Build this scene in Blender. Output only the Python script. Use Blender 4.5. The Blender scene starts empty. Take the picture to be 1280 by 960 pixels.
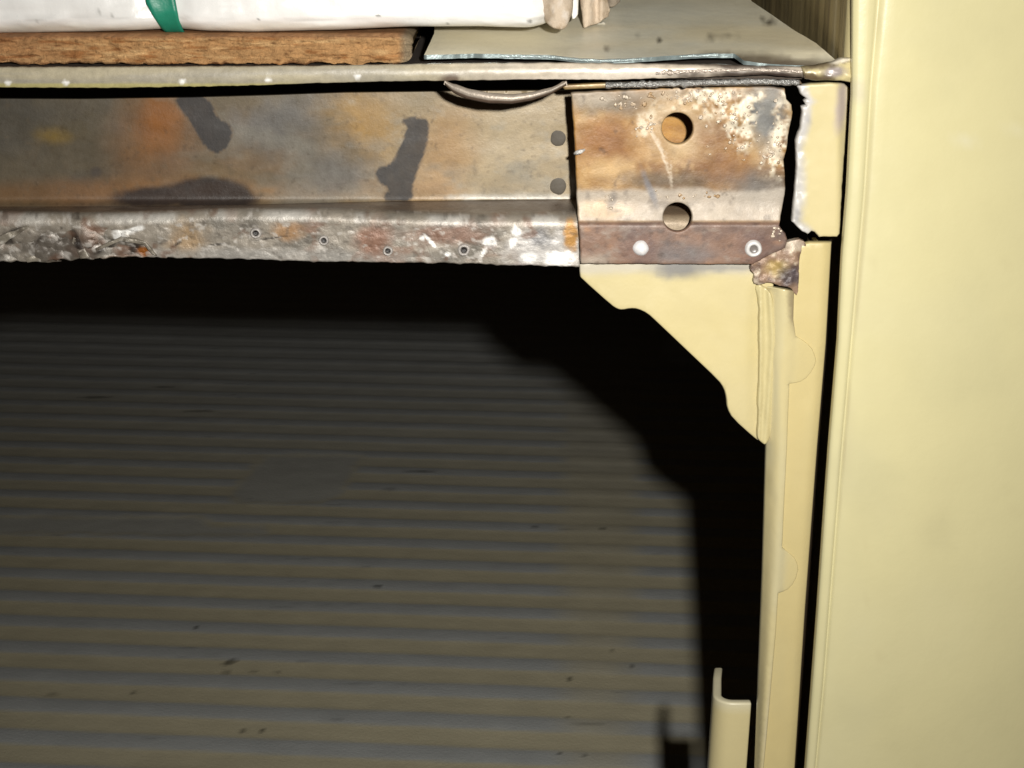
import bpy, bmesh, math, random
import numpy as np
from mathutils import Vector, Matrix
from mathutils.geometry import delaunay_2d_cdt

random.seed(7)
rng = np.random.default_rng(7)
R = math.radians
scene = bpy.context.scene
COL = scene.collection

# ------------------------------------------------------------------ camera, light, exposure
F = 2100.0                       # focal length in pixels of a 1280 px wide frame
PITCH = R(18)
fwd = np.array([0, math.cos(PITCH), -math.sin(PITCH)])
up = np.array([0, math.sin(PITCH), math.cos(PITCH)])
right = np.array([1.0, 0, 0])
CAM = -fwd * 0.46
cd = bpy.data.cameras.new('camera')
cd.sensor_width = 36
cd.lens = F / 1280 * 36
cd.clip_start = 0.01
cd.clip_end = 50
cam = bpy.data.objects.new('camera', cd)
cam.location = CAM
cam.rotation_euler = (R(90) - PITCH, 0, 0)
COL.objects.link(cam)
scene.camera = cam

world = bpy.data.worlds.new('World')
scene.world = world
world.use_nodes = True
world.node_tree.nodes['Background'].inputs[0].default_value = (1.0, 0.72, 0.45, 1)
world.node_tree.nodes['Background'].inputs[1].default_value = 0.0045

ld = bpy.data.lights.new('camera_flash', 'AREA')   # the flash of the camera, above and right of the lens
ld.shape = 'DISK'
ld.size = 0.0115
ld.energy = 1.12
ld.spread = R(105)
ld.color = (1.0, 0.965, 0.90)
flash = bpy.data.objects.new('camera_flash', ld)
flash.location = CAM + right * 0.0355 + up * 0.0235 + fwd * 0.0
aim = CAM + fwd * 0.46 + right * (190 / F * .46) + up * (95 / F * .46)
flash.rotation_euler = Vector(aim - np.array(flash.location)).to_track_quat('-Z', 'Y').to_euler()
COL.objects.link(flash)

vs = scene.view_settings
scene.display_settings.display_device = 'sRGB'
vs.view_transform = 'Standard'
vs.look = 'None'
vs.exposure = 0.0
vs.gamma = 1.0
vs.use_curve_mapping = False
scene.render.engine = 'CYCLES'
scene.cycles.use_denoising = True
scene.cycles.max_bounces = 6

# ------------------------------------------------------------------ helpers: pixels to places
def ray(px, py):
    px = np.asarray(px, float); py = np.asarray(py, float)
    return (fwd[None, :] + ((px - 640) / F)[..., None] * right + ((480 - py) / F)[..., None] * up)

def at_y(px, py, Y):
    d = ray(px, py)
    t = (np.asarray(Y) - CAM[1]) / d[..., 1]
    return CAM + d * t[..., None]

def at_z(px, py, Z):
    d = ray(px, py)
    t = (np.asarray(Z) - CAM[2]) / d[..., 2]
    return CAM + d * t[..., None]

def hsh(ix, iy, s):
    h = (ix.astype(np.int64) * 374761393 + iy.astype(np.int64) * 668265263 + s * 974634777) & 0xffffffff
    h = ((h ^ (h >> 13)) * 1274126177) & 0xffffffff
    h = h ^ (h >> 16)
    return (h & 0xffff) / 65535.0

def vnoise(x, y, s=0):
    ix = np.floor(x); iy = np.floor(y)
    fx = x - ix; fy = y - iy
    fx = fx * fx * (3 - 2 * fx); fy = fy * fy * (3 - 2 * fy)
    ix = ix.astype(np.int64); iy = iy.astype(np.int64)
    a = hsh(ix, iy, s); b = hsh(ix + 1, iy, s); c = hsh(ix, iy + 1, s); d = hsh(ix + 1, iy + 1, s)
    return (a + (b - a) * fx) * (1 - fy) + (c + (d - c) * fx) * fy

def fbm(x, y, sx, sy=None, s=0, o=4):
    """noise -1..1 with cell size sx, sy"""
    sy = sy or sx
    v = 0; amp = .5; tot = 0
    for k in range(o):
        v = v + amp * vnoise(x / sx * 2 ** k + 17.3 * k, y / sy * 2 ** k + 5.1 * k, s + k)
        tot += amp; amp *= .55
    return v / tot * 2 - 1

def sst(a, b, x):
    t = np.clip((x - a) / (b - a), 0, 1)
    return t * t * (3 - 2 * t)

def lin(r, g, b):
    c = np.array([r, g, b], float) / 255
    return np.where(c <= .04045, c / 12.92, ((c + .055) / 1.055) ** 2.4)

EXPO = 1.30
def S(r, g, b, k=1.0):            # a colour as the flash shows it, turned into a base colour
    return np.clip(lin(r, g, b) / EXPO * k, 0, .85)

def mix(c, t, m):
    return c + (np.asarray(t)[None, :] - c) * np.clip(m, 0, 1)[:, None]

def blob(x, y, cx, cy, rx, ry, ang=0, soft=.3, nz=0, nsc=18, s=0):
    a = math.radians(ang); dx = x - cx; dy = y - cy
    u = dx * math.cos(a) + dy * math.sin(a); v = -dx * math.sin(a) + dy * math.cos(a)
    d = np.sqrt((u / rx) ** 2 + (v / ry) ** 2)
    if nz: d = d + nz * fbm(x, y, nsc, s=s)
    return 1 - sst(1 - soft, 1 + soft, d)

def inpoly(x, y, poly):
    poly = np.asarray(poly, float)
    r = np.zeros(len(x), bool)
    j = len(poly) - 1
    for i in range(len(poly)):
        xi, yi = poly[i]; xj, yj = poly[j]
        if yi != yj:
            c = ((yi > y) != (yj > y)) & (x < (xj - xi) * (y - yi) / (yj - yi) + xi)
            r ^= c
        j = i
    return r

def dist_poly(x, y, poly):
    poly = np.asarray(poly, float)
    d = np.full(len(x), 1e9)
    for i in range(len(poly)):
        a = poly[i - 1]; b = poly[i]
        ab = b - a; L = max((ab ** 2).sum(), 1e-9)
        t = np.clip(((x - a[0]) * ab[0] + (y - a[1]) * ab[1]) / L, 0, 1)
        d = np.minimum(d, np.hypot(x - a[0] - t * ab[0], y - a[1] - t * ab[1]))
    return d

def resample(poly, sp, rough=0, s=0):
    out = []
    n = len(poly)
    for i in range(n):
        a = np.array(poly[i], float); b = np.array(poly[(i + 1) % n], float)
        k = max(1, int(round(np.linalg.norm(b - a) / sp)))
        for q in range(k):
            out.append(a + (b - a) * q / k)
    out = np.array(out)
    if rough:
        out[:, 0] += rough * fbm(out[:, 0], out[:, 1], 9, s=s + 3, o=3)
        out[:, 1] += rough * fbm(out[:, 0], out[:, 1], 9, s=s + 8, o=3)
    return out

def smooth_poly(poly, it=2, closed=True):          # Chaikin corner cutting
    p = np.array(poly, float)
    for _ in range(it):
        q = []
        n = len(p)
        for i in range(n if closed else n - 1):
            a = p[i]; b = p[(i + 1) % n]
            q += [a * .75 + b * .25, a * .25 + b * .75]
        if not closed: q = [p[0]] + q + [p[-1]]
        p = np.array(q)
    return p

# ------------------------------------------------------------------ helpers: objects
def tag(o, label=None, cat=None, group=None, kind=None):
    if label: o['label'] = label
    if cat: o['category'] = cat
    if group: o['group'] = group
    if kind: o['kind'] = kind
    return o

def thing(name, label, cat, loc=(0, 0, 0)):
    o = bpy.data.objects.new(name, None)
    o.empty_display_size = .02
    o.location = loc
    COL.objects.link(o)
    return tag(o, label, cat)

def link(name, me, mat, parent=None):
    o = bpy.data.objects.new(name, me)
    if mat: me.materials.append(mat)
    COL.objects.link(o)
    if parent:
        o.parent = parent
        o.matrix_parent_inverse = Matrix.Translation(-Vector(parent.location))
    return o

def mesh_from(name, V, Fc, col=None, surf=None, smooth=True):
    me = bpy.data.meshes.new(name)
    me.from_pydata([tuple(v) for v in V], [], Fc)
    if col is not None:
        a = me.color_attributes.new('Col', 'FLOAT_COLOR', 'POINT')
        c = np.ones((len(V), 4), np.float32); c[:, :3] = col
        a.data.foreach_set('color', c.ravel())
    if surf is not None:              # r roughness, g metallic, b relief
        a = me.color_attributes.new('Surf', 'FLOAT_COLOR', 'POINT')
        c = np.ones((len(V), 4), np.float32); c[:, :3] = surf
        a.data.foreach_set('color', c.ravel())
    if smooth:
        me.polygons.foreach_set('use_smooth', [True] * len(me.polygons))
    me.update()
    return me

def sheet(name, outline, mat, parent=None, holes=(), sp=4, Y=0.0, thick=.0012, roll=0.0, rolld=0.0006,
          paint=None, mapf=None, rough=0, seed=0, back=None, ecol=None):
    """a metal sheet: outline in picture pixels laid on a real surface, with true thickness and rolled edges"""
    mapf = mapf or at_y
    ol = resample(outline, min(sp, 4), rough, seed)
    hs = [resample(h, min(sp, 3)) for h in holes]
    pts = [ol] + hs
    allb = np.vstack(pts)
    edges = []
    k = 0
    for p in pts:
        n = len(p)
        edges += [(k + i, k + (i + 1) % n) for i in range(n)]
        k += n
    x0, y0 = ol.min(0); x1, y1 = ol.max(0)
    gx, gy = np.meshgrid(np.arange(x0, x1, sp), np.arange(y0, y1, sp * .9))
    gx = gx.astype(float); gx[1::2] += sp / 2
    g = np.stack([gx.ravel(), gy.ravel()], 1) + rng.uniform(-.12, .12, (gx.size, 2)) * sp
    if roll:
        rings = []
        for p in pts:
            t = np.roll(p, -1, 0) - np.roll(p, 1, 0)
            nrm = np.stack([-t[:, 1], t[:, 0]], 1); nrm /= np.maximum(np.linalg.norm(nrm, axis=1), 1e-6)[:, None]
            for f in (.25, .6, 1.05):
                for sg in (-1, 1): rings.append(p + nrm * sg * roll * f)
        ring = np.vstack(rings)
        m = inpoly(ring[:, 0], ring[:, 1], ol)
        for h in hs: m &= ~inpoly(ring[:, 0], ring[:, 1], h)
        ring = ring[m]
        d = np.minimum.reduce([dist_poly(ring[:, 0], ring[:, 1], p) for p in pts])
        ring = ring[d > roll * .2]
        lim = roll * 1.05 + sp * .45
    else:
        ring = np.zeros((0, 2)); lim = sp * .45
    m = inpoly(g[:, 0], g[:, 1], ol)
    for h in hs: m &= ~inpoly(g[:, 0], g[:, 1], h)
    g = g[m]
    d = np.minimum.reduce([dist_poly(g[:, 0], g[:, 1], p) for p in pts])
    g = g[d > lim]
    P = np.vstack([allb, ring, g])
    res = delaunay_2d_cdt([Vector(p) for p in P], edges, [], 0, 1e-4, True)
    Vv = np.array([tuple(v) for v in res[0]])
    tris = np.array([f for f in res[2] if len(f) == 3])
    ce = Vv[tris].mean(1)
    keep = inpoly(ce[:, 0], ce[:, 1], ol)
    for h in hs: keep &= ~inpoly(ce[:, 0], ce[:, 1], h)
    tris = tris[keep]
    a = Vv[tris]
    area = (a[:, 1, 0] - a[:, 0, 0]) * (a[:, 2, 1] - a[:, 0, 1]) - (a[:, 2, 0] - a[:, 0, 0]) * (a[:, 1, 1] - a[:, 0, 1])
    tris = tris[np.abs(area) > 1e-7]; area = area[np.abs(area) > 1e-7]
    tris[area > 0] = tris[area > 0][:, ::-1]        # facing the viewer side (picture y runs down)
    used = np.unique(tris); remap = -np.ones(len(Vv), int); remap[used] = np.arange(len(used))
    Vv = Vv[used]; tris = remap[tris]
    x, y = Vv[:, 0], Vv[:, 1]
    lev = Y(x, y) if callable(Y) else np.full(len(x), float(Y))
    if roll:
        d = np.minimum.reduce([dist_poly(x, y, p) for p in pts])
        q = np.clip(1 - d / roll, 0, 1)
        drop = rolld * (1 - np.sqrt(np.clip(1 - q * q, 0, 1)))
    else:
        drop = np.zeros(len(x))
    vert = mapf is not at_y
    front = mapf(x, y, lev)
    bdir = np.array(back if back is not None else ((0, 0, -1) if vert else (0, 1, 0)), float)
    backp = front + bdir * thick
    front = front + bdir * drop[:, None]
    n = len(front)
    from collections import Counter
    cnt = Counter()
    und = {}
    for t in tris:
        for i in range(3):
            e = (t[i], t[(i + 1) % 3]); ke = (min(e), max(e)); cnt[ke] += 1; und[ke] = e
    bnd = [und[k] for k, c in cnt.items() if c == 1]
    bi = sorted({i for e in bnd for i in e}); bmap = {v: j for j, v in enumerate(bi)}
    nb = len(bi)
    V = np.vstack([front, backp, front[bi], backp[bi]])
    faces = [tuple(t) for t in tris] + [tuple(t[::-1] + n) for t in tris]
    for (i, j) in bnd:
        faces.append((2 * n + bmap[j], 2 * n + bmap[i], 2 * n + nb + bmap[i], 2 * n + nb + bmap[j]))
    col = surf = None
    if paint:
        c, s = paint(x, y)
        ce_ = c[bi] if ecol is None else np.tile(ecol, (nb, 1)) * (1 + .25 * fbm(x[bi], y[bi], 9, s=2))[:, None]
        se_ = s[bi] if ecol is None else np.tile([.25, .45, 1.0], (nb, 1))
        col = np.vstack([c, c * .8, ce_, ce_]); surf = np.vstack([s, s, se_, se_])
    me = mesh_from(name, V, [tuple(int(i) for i in f) for f in faces], col, surf)
    return link(name, me, mat, parent)

def grid(name, V, nu, nv, mat, parent=None, col=None, surf=None, closeu=False, flip=False):
    Fc = []
    for i in range(nu - (0 if closeu else 1)):
        for j in range(nv - 1):
            a = i * nv + j; b = ((i + 1) % nu) * nv + j
            f = (a, b, b + 1, a + 1)
            Fc.append(f[::-1] if flip else f)
    return link(name, mesh_from(name, V, Fc, col, surf), mat, parent)

def tube(name, path, rad, mat, parent=None, seg=10, flat=1.0, lump=0, s=0, col=None, surf=None):
    """a bead or bar along a 3D path, ends closed"""
    path = np.asarray(path, float)
    n = len(path)
    V = []
    for i in range(n):
        t = path[min(i + 1, n - 1)] - path[max(i - 1, 0)]
        t /= np.linalg.norm(t) + 1e-12
        a = np.cross(t, [0, 1, 0]); a /= np.linalg.norm(a) + 1e-12
        b = np.cross(a, t)
        r = rad[i] if hasattr(rad, '__len__') else rad
        for k in range(seg):
            th = 2 * math.pi * k / seg
            rr = r * (1 + lump * float(fbm(np.array([i * 1.7]), np.array([k * 1.3]), 3, s=s)[0]))
            V.append(path[i] + a * math.cos(th) * rr + b * math.sin(th) * rr * flat)
    Fc = []
    for i in range(n - 1):
        for k in range(seg):
            Fc.append((i * seg + k, i * seg + (k + 1) % seg, (i + 1) * seg + (k + 1) % seg, (i + 1) * seg + k))
    Fc.append(tuple(range(seg))[::-1]); Fc.append(tuple((n - 1) * seg + k for k in range(seg)))
    V = np.array(V)
    c = np.tile(col, (len(V), 1)) if col is not None else None
    sf = np.tile(surf, (len(V), 1)) if surf is not None else None
    me = mesh_from(name, V, Fc, c, sf)
    bm = bmesh.new(); bm.from_mesh(me); bmesh.ops.recalc_face_normals(bm, faces=bm.faces); bm.to_mesh(me); bm.free()
    return link(name, me, mat, parent)

# ------------------------------------------------------------------ materials
def painted(name, bump_scale=900, bump=.15, var=.10, vscale=160, coat=0.0, spec=.5, fine=3500, finev=.05):
    """colour, roughness and metal come from the sheet's own wear map; noise adds grain and relief"""
    m = bpy.data.materials.new(name); m.use_nodes = True
    nt = m.node_tree; N = nt.nodes; L = nt.links
    b = N['Principled BSDF']
    ca = N.new('ShaderNodeAttribute'); ca.attribute_name = 'Col'
    sa = N.new('ShaderNodeAttribute'); sa.attribute_name = 'Surf'
    sep = N.new('ShaderNodeSeparateColor'); L.new(sa.outputs['Color'], sep.inputs[0])
    tc = N.new('ShaderNodeTexCoord')
    def noise(sc, det=6, rough=.6):
        n = N.new('ShaderNodeTexNoise'); n.inputs['Scale'].default_value = sc
        n.inputs['Detail'].default_value = det; n.inputs['Roughness'].default_value = rough
        L.new(tc.outputs['Object'], n.inputs['Vector']); return n
    n1 = noise(vscale); n2 = noise(fine, 3)
    def scaled(n, amt):
        mr = N.new('ShaderNodeMapRange')
        mr.inputs['From Min'].default_value = .25; mr.inputs['From Max'].default_value = .75
        mr.inputs['To Min'].default_value = 1 - amt; mr.inputs['To Max'].default_value = 1 + amt
        L.new(n.outputs['Fac'], mr.inputs['Value']); return mr
    m1 = scaled(n1, var); m2 = scaled(n2, finev)
    mu = N.new('ShaderNodeMath'); mu.operation = 'MULTIPLY'
    L.new(m1.outputs[0], mu.inputs[0]); L.new(m2.outputs[0], mu.inputs[1])
    vm = N.new('ShaderNodeVectorMath'); vm.operation = 'SCALE'
    L.new(ca.outputs['Color'], vm.inputs[0]); L.new(mu.outputs[0], vm.inputs['Scale'])
    L.new(vm.outputs[0], b.inputs['Base Color'])
    ra = N.new('ShaderNodeMath'); ra.operation = 'MULTIPLY_ADD'; ra.use_clamp = True
    n3 = noise(vscale * 2.3, 4)
    L.new(n3.outputs['Fac'], ra.inputs[0]); ra.inputs[1].default_value = .25
    sub = N.new('ShaderNodeMath'); sub.operation = 'SUBTRACT'; L.new(sep.outputs[0], sub.inputs[0]); sub.inputs[1].default_value = .125
    L.new(sub.outputs[0], ra.inputs[2])
    L.new(ra.outputs[0], b.inputs['Roughness'])
    L.new(sep.outputs[1], b.inputs['Metallic'])
    bn = noise(bump_scale, 8, .65)
    bp = N.new('ShaderNodeBump'); bp.inputs['Distance'].default_value = .0006
    st = N.new('ShaderNodeMath'); st.operation = 'MULTIPLY'; st.inputs[1].default_value = bump
    L.new(sep.outputs[2], st.inputs[0]); L.new(st.outputs[0], bp.inputs['Strength'])
    L.new(bn.outputs['Fac'], bp.inputs['Height']); L.new(bp.outputs[0], b.inputs['Normal'])
    b.inputs['Specular IOR Level'].default_value = spec
    b.inputs['Coat Weight'].default_value = coat
    b.inputs['Coat Roughness'].default_value = .15
    return m

def plain(name, rgb, rough=.5, metal=0, bump=0, bscale=800, var=.1, vscale=120, stretch=(1, 1, 1), col2=None, coat=0):
    m = bpy.data.materials.new(name); m.use_nodes = True
    nt = m.node_tree; N = nt.nodes; L = nt.links
    b = N['Principled BSDF']
    tc = N.new('ShaderNodeTexCoord'); mp = N.new('ShaderNodeMapping'); mp.inputs['Scale'].default_value = stretch
    L.new(tc.outputs['Object'], mp.inputs['Vector'])
    n = N.new('ShaderNodeTexNoise'); n.inputs['Scale'].default_value = vscale; n.inputs['Detail'].default_value = 8
    n.inputs['Roughness'].default_value = .65
    L.new(mp.outputs[0], n.inputs['Vector'])
    cr = N.new('ShaderNodeValToRGB')
    a = np.array(rgb); c2 = np.array(col2) if col2 is not None else a * (1 + var)
    a1 = a if col2 is not None else a * (1 - var)
    cr.color_ramp.elements[0].position = .32; cr.color_ramp.elements[1].position = .68
    cr.color_ramp.elements[0].color = (*a1, 1); cr.color_ramp.elements[1].color = (*c2, 1)
    L.new(n.outputs['Fac'], cr.inputs[0]); L.new(cr.outputs[0], b.inputs['Base Color'])
    b.inputs['Roughness'].default_value = rough; b.inputs['Metallic'].default_value = metal
    b.inputs['Coat Weight'].default_value = coat
    if bump:
        bn = N.new('ShaderNodeTexNoise'); bn.inputs['Scale'].default_value = bscale; bn.inputs['Detail'].default_value = 8
        L.new(mp.outputs[0], bn.inputs['Vector'])
        bp = N.new('ShaderNodeBump'); bp.inputs['Strength'].default_value = bump; bp.inputs['Distance'].default_value = .001
        L.new(bn.outputs['Fac'], bp.inputs['Height']); L.new(bp.outputs[0], b.inputs['Normal'])
    return m

M_rust = painted('rusty_steel', bump=.14, var=.16, vscale=260, bump_scale=1100, finev=.10)
M_bare = painted('scraped_steel', bump=.30, var=.18, vscale=420, bump_scale=900, finev=.10)
M_cream = painted('cream_paint', bump=.22, var=.025, vscale=60, bump_scale=260, finev=.012, spec=.5)
M_floor = painted('worn_floor_paint', bump=.5, var=.07, vscale=40, bump_scale=500, finev=.03, spec=.3, fine=900)
M_board = painted('broken_fibreboard', bump=1.3, var=.28, vscale=330, bump_scale=900, finev=.2, spec=.15, fine=2500)
M_film = painted('white_plastic_wrap', bump=.4, var=.03, vscale=90, bump_scale=120, finev=.01, spec=.6)
M_card = painted('torn_brown_paper', bump=.9, var=.12, vscale=160, bump_scale=500, finev=.06, spec=.2)
M_metal = painted('bright_weld_metal', bump=1.2, var=.2, vscale=500, bump_scale=900, finev=.1, spec=.8)
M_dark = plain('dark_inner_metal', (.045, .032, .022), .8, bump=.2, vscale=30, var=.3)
M_gap = plain('slit_shade_brown', (.030, .017, .006), .7, var=.3, vscale=90)  # shade of the slit beside the post, put into the added plate's colour
M_strap = plain('green_strapping', (.012, .20, .125), .4, bump=.15, bscale=600, var=.10, vscale=300)
CREAM = np.array([.54, .465, .252])

def const(n, r, m, b): return np.tile([r, m, b], (n, 1)).astype(float)

# ------------------------------------------------------------------ the setting: floor and inner walls
FZ = -0.347
DECK = 0.089
def build_floor():
    xs = np.concatenate([np.arange(-1.05, -.62, .02), np.arange(-.62, .215, .0028)])
    ys = np.arange(.05, 1.62, .0027)
    X, Yg = np.meshgrid(xs, ys, indexing='ij')
    x = X.ravel(); y = Yg.ravel()
    v = y + .078 * x + .0012 * fbm(x, y, .25, s=2)
    per = .0366
    ph = ((v - .0145) / per) % 1.0
    ridge = sst(.0, .26, ph) * (1 - sst(.42, .68, ph))
    # places where the pressing has no ribs
    A = at_z(np.array([322, 466, 436, 404, 296, 276]), np.array([566, 566, 622, 634, 634, 622]), FZ)[:, :2]
    B = at_z(np.array([-80, 262, 276, 338, 350, 344, -80]), np.array([642, 640, 652, 652, 660, 673, 671]), FZ)[:, :2]
    keep = np.ones(len(x))
    for P in (A, B):
        ins = inpoly(x, y, P); d = dist_poly(x, y, P)
        keep *= np.where(ins, sst(.006, .0, d) if False else 1 - sst(.0, .014, d + .006 * fbm(x, y, .02, .01, s=3)), 1)
    h = ridge * keep * .00055
    z = FZ + h + .0006 * fbm(x, y, .08, .05, s=5)
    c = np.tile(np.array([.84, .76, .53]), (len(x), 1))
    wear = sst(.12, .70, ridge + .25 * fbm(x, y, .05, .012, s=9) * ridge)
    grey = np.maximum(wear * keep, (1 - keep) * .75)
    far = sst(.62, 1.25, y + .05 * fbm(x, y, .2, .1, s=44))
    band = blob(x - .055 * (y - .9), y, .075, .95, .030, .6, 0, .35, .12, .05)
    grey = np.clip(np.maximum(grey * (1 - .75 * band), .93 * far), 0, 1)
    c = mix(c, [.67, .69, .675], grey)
    # scratches, grit and scuffs
    sc = sst(.50, .75, fbm(x, v, .05, .0032, s=21)) * .35 * sst(.2, .6, ridge)
    c = mix(c, [.22, .22, .22], sc)
    dirt = sst(.45, .95, fbm(x, y, .30, .2, s=33))
    c = mix(c, [.34, .29, .22], dirt * .4)
    for (px, py, rx, ry, k) in ((285, 829, 6, 3.4, .9), (292, 827, 5, 3, .9), (283, 841, 6, 3.2, .5), (318, 840, 7, 2.2, .45), (346, 841, 7, 1.6, .5),
                                (471, 734, 7, 1.6, .9), (246, 785, 4, 2, .8), (305, 914, 4, 2.4, .9), (328, 913, 4, 2.4, .9), (168, 866, 4, 2, .7),
                                (66, 868, 8, 3, .4), (712, 849, 3.5, 2, .9), (712, 897, 3.5, 2, .9), (735, 906, 26, 1.6, .45), (668, 659, 5, 1.6, .6),
                                (753, 662, 5, 1.6, .6), (120, 497, 24, 1.4, .7), (205, 484, 16, 1.2, .5), (250, 514, 22, 1.3, .6), (535, 590, 12, 1.5, .4),
                                (487, 612, 14, 1.4, .4), (520, 590, 18, 1.5, .5), (763, 814, 3, 1.6, .7), (791, 834, 3, 1.6, .7), (700, 942, 3, 2, .8), (733, 945, 3, 2, .7)):
        p = at_z(np.array([px]), np.array([py]), FZ)[0]; q = at_z(np.array([px + rx, px]), np.array([py, py - ry]), FZ)
        ax = abs(q[0][0] - p[0]); ay = abs(q[1][1] - p[1])
        near = (np.abs(x - p[0]) < ax * 3 + .004) & (np.abs(y - p[1]) < ay * 3 + .004)
        if near.any():
            c[near] = mix(c[near], [.03, .028, .025], blob(x[near], y[near], p[0], p[1], ax * .8, ay * .8 + .0006, 0, .5, .5, .003) * k * .75)
    surf = np.stack([.55 - .12 * grey, np.zeros(len(x)), np.ones(len(x))], 1)
    V = np.stack([x, y, z], 1)
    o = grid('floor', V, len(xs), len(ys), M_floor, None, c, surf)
    tag(o, 'ribbed cream floor of the dark space under the load bed', None, None, 'structure')
    del o['label']
build_floor()

def box(name, a, b, mat, parent=None, bev=0):
    bm = bmesh.new()
    bmesh.ops.create_cube(bm, size=1)
    a = Vector(a); b = Vector(b)
    for v in bm.verts:
        v.co = Vector(((a[i] + b[i]) / 2 + v.co[i] * (b[i] - a[i]) for i in range(3)))
    if bev: bmesh.ops.bevel(bm, geom=bm.edges[:], offset=bev, segments=3, affect='EDGES')
    me = bpy.data.meshes.new(name); bm.to_mesh(me); bm.free()
    return link(name, me, mat, parent)

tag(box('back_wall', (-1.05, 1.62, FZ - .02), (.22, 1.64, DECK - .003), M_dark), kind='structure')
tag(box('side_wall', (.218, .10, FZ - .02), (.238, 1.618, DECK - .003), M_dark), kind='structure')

# ------------------------------------------------------------------ load bed above
bed = thing('load_bed', 'cream metal load bed with cut front edge above the rusty rail', 'truck bed', (0, 0, DECK))

def p_deck(x, y):
    c = np.tile([.82, .76, .58], (len(x), 1))
    c = mix(c, [.74, .73, .62], sst(-.1, .5, fbm(x, y, 160, 14, s=3)) * .7)
    c = mix(c, [.80, .70, .46], sst(0, .5, fbm(x, y, 240, 22, s=8)) * .6)
    c = mix(c, [.70, .70, .60], blob(x, y, 900, 10, 200, 18, 0, .6) * .4)
    c = mix(c, S(150, 140, 120), sst(88, 66, -y + 140) * 0)
    for (cx, cy, rx, ry) in ((962, 27, 7, 3), (955, 25, 4, 2), (905, 47, 17, 2.2), (890, 47, 8, 2), (825, 51, 3, 1.6), (797, 46, 2, 1.5), (760, 61, 3, 1.5), (980, 65, 3, 1.5), (970, 47, 4, 1.2), (915, 42, 6, 1.2)):
        c = mix(c, S(70, 62, 50), blob(x, y, cx, cy, rx, ry, -4, .5, .5, 5) * .9)
    # heat mark along the torn front right corner
    hm = np.maximum(blob(x, y, 980, 83, 80, 12, 4, .5, .45, 18), blob(x, y, 925, 76, 46, 7, 10, .5, .45, 12))
    c = mix(c, S(92, 72, 60), hm * .8)
    return c, const(len(x), .38, .0, .8)

deck_out = [(530, 69), (536, 56), (543, 42), (548, -90), (878, -90), (940, 2), (990, 36), (1020, 54), (1046, 76), (1044, 81), (1005, 82),
            (960, 80), (930, 76), (918, 67), (880, 67), (830, 70), (790, 73), (755, 75), (725, 73), (690, 69), (640, 68), (590, 67)]
DSL = .12
def at_deck(px, py, off):
    d = ray(px, py)
    t = (DECK + np.asarray(off) - CAM[2] + DSL * (CAM[1] + .005)) / (d[..., 2] - DSL * d[..., 1])
    return CAM + d * t[..., None]
def deck_z(x, y):
    return .0005 * fbm(x, y, 120, 30, s=4) - .0012 * sst(900, 1000, x) * sst(60, 80, y)
sheet('deck_sheet', deck_out, M_cream, bed, sp=6, Y=deck_z, thick=.0011, mapf=at_deck, paint=p_deck, rough=.5, ecol=S(150, 164, 164))

# bright cut edge of that sheet
xs = np.arange(541, 918, 4.0)
ys = np.interp(xs, [541, 590, 640, 690, 725, 755, 790, 830, 880, 918], [70, 69, 70, 71, 74.5, 76, 74.5, 71.5, 69, 67])
pe = at_deck(xs, ys - 1.4, np.full(len(xs), -.0002)) - np.array([0, 0, .0003])
tube('cut_edge', pe + np.array([0, -.0004, 0]), .00042 + .00012 * fbm(xs, ys, 11, s=4), M_metal, bed, 8, 1.0, .25, 2, S(206, 222, 222), (.22, .55, .8))

# lower deck under the board, seen only as a dark slit
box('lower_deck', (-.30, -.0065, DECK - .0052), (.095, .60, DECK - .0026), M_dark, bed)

def p_fold(x, y):
    c = np.tile(S(186, 176, 150), (len(x), 1))
    c = mix(c, S(160, 155, 145), sst(-.2, .5, fbm(x, y, 90, 8, s=5)) * .6)
    c = mix(c, S(214, 200, 182), sst(480, 760, x) * .8)
    c = mix(c, S(196, 186, 120), blob(x, y, 180, 107.5, 330, 3.5, 0, .4) * .8)
    c = mix(c, S(238, 226, 210), blob(x, y, 820, 92, 190, 4.5, -3, .5) * .9)
    for cx, cy in ((10, 103.5), (82, 103.5), (228, 102), (335, 100), (447, 95.5)):
        c = mix(c, [.85, .84, .82], blob(x, y, cx, cy, 4, 2.6, 0, .4, .3, 4))
    c = mix(c, S(70, 55, 48), sst(.35, .7, fbm(x, y, 26, 5, s=15)) * (.12 + .4 * sst(560, 900, x)))
    c = mix(c, S(84, 62, 52), blob(x, y, 562, 100, 14, 7, 0, .5, .4, 8) * .8)
    c = mix(c, S(70, 58, 50), blob(x, y, 960, 92, 46, 5, 4, .6, .6, 8) * .8)
    c = mix(c, S(52, 36, 30), blob(x, y, 945, 95, 80, 6, 1, .6, .6, 16, 5) * .9)
    c = mix(c, S(60, 42, 34), blob(x, y, 925, 83, 60, 3, 3, .6, .7, 16, 6) * .85)
    s = const(len(x), .40, .0, .5)
    s[:, 1] += .15 * sst(600, 850, x)
    return c, s
fold_top = [(-330, 85), (200, 84), (400, 83), (550, 80), (700, 79), (800, 80), (900, 81), (960, 83), (1008, 84)]
fold_bot = [(1012, 97), (985, 96), (960, 93.5), (900, 96), (840, 98), (760, 100), (700, 99.5), (640, 100), (560, 101), (480, 102), (400, 104), (300, 107.5), (150, 110), (-330, 109)]
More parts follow.
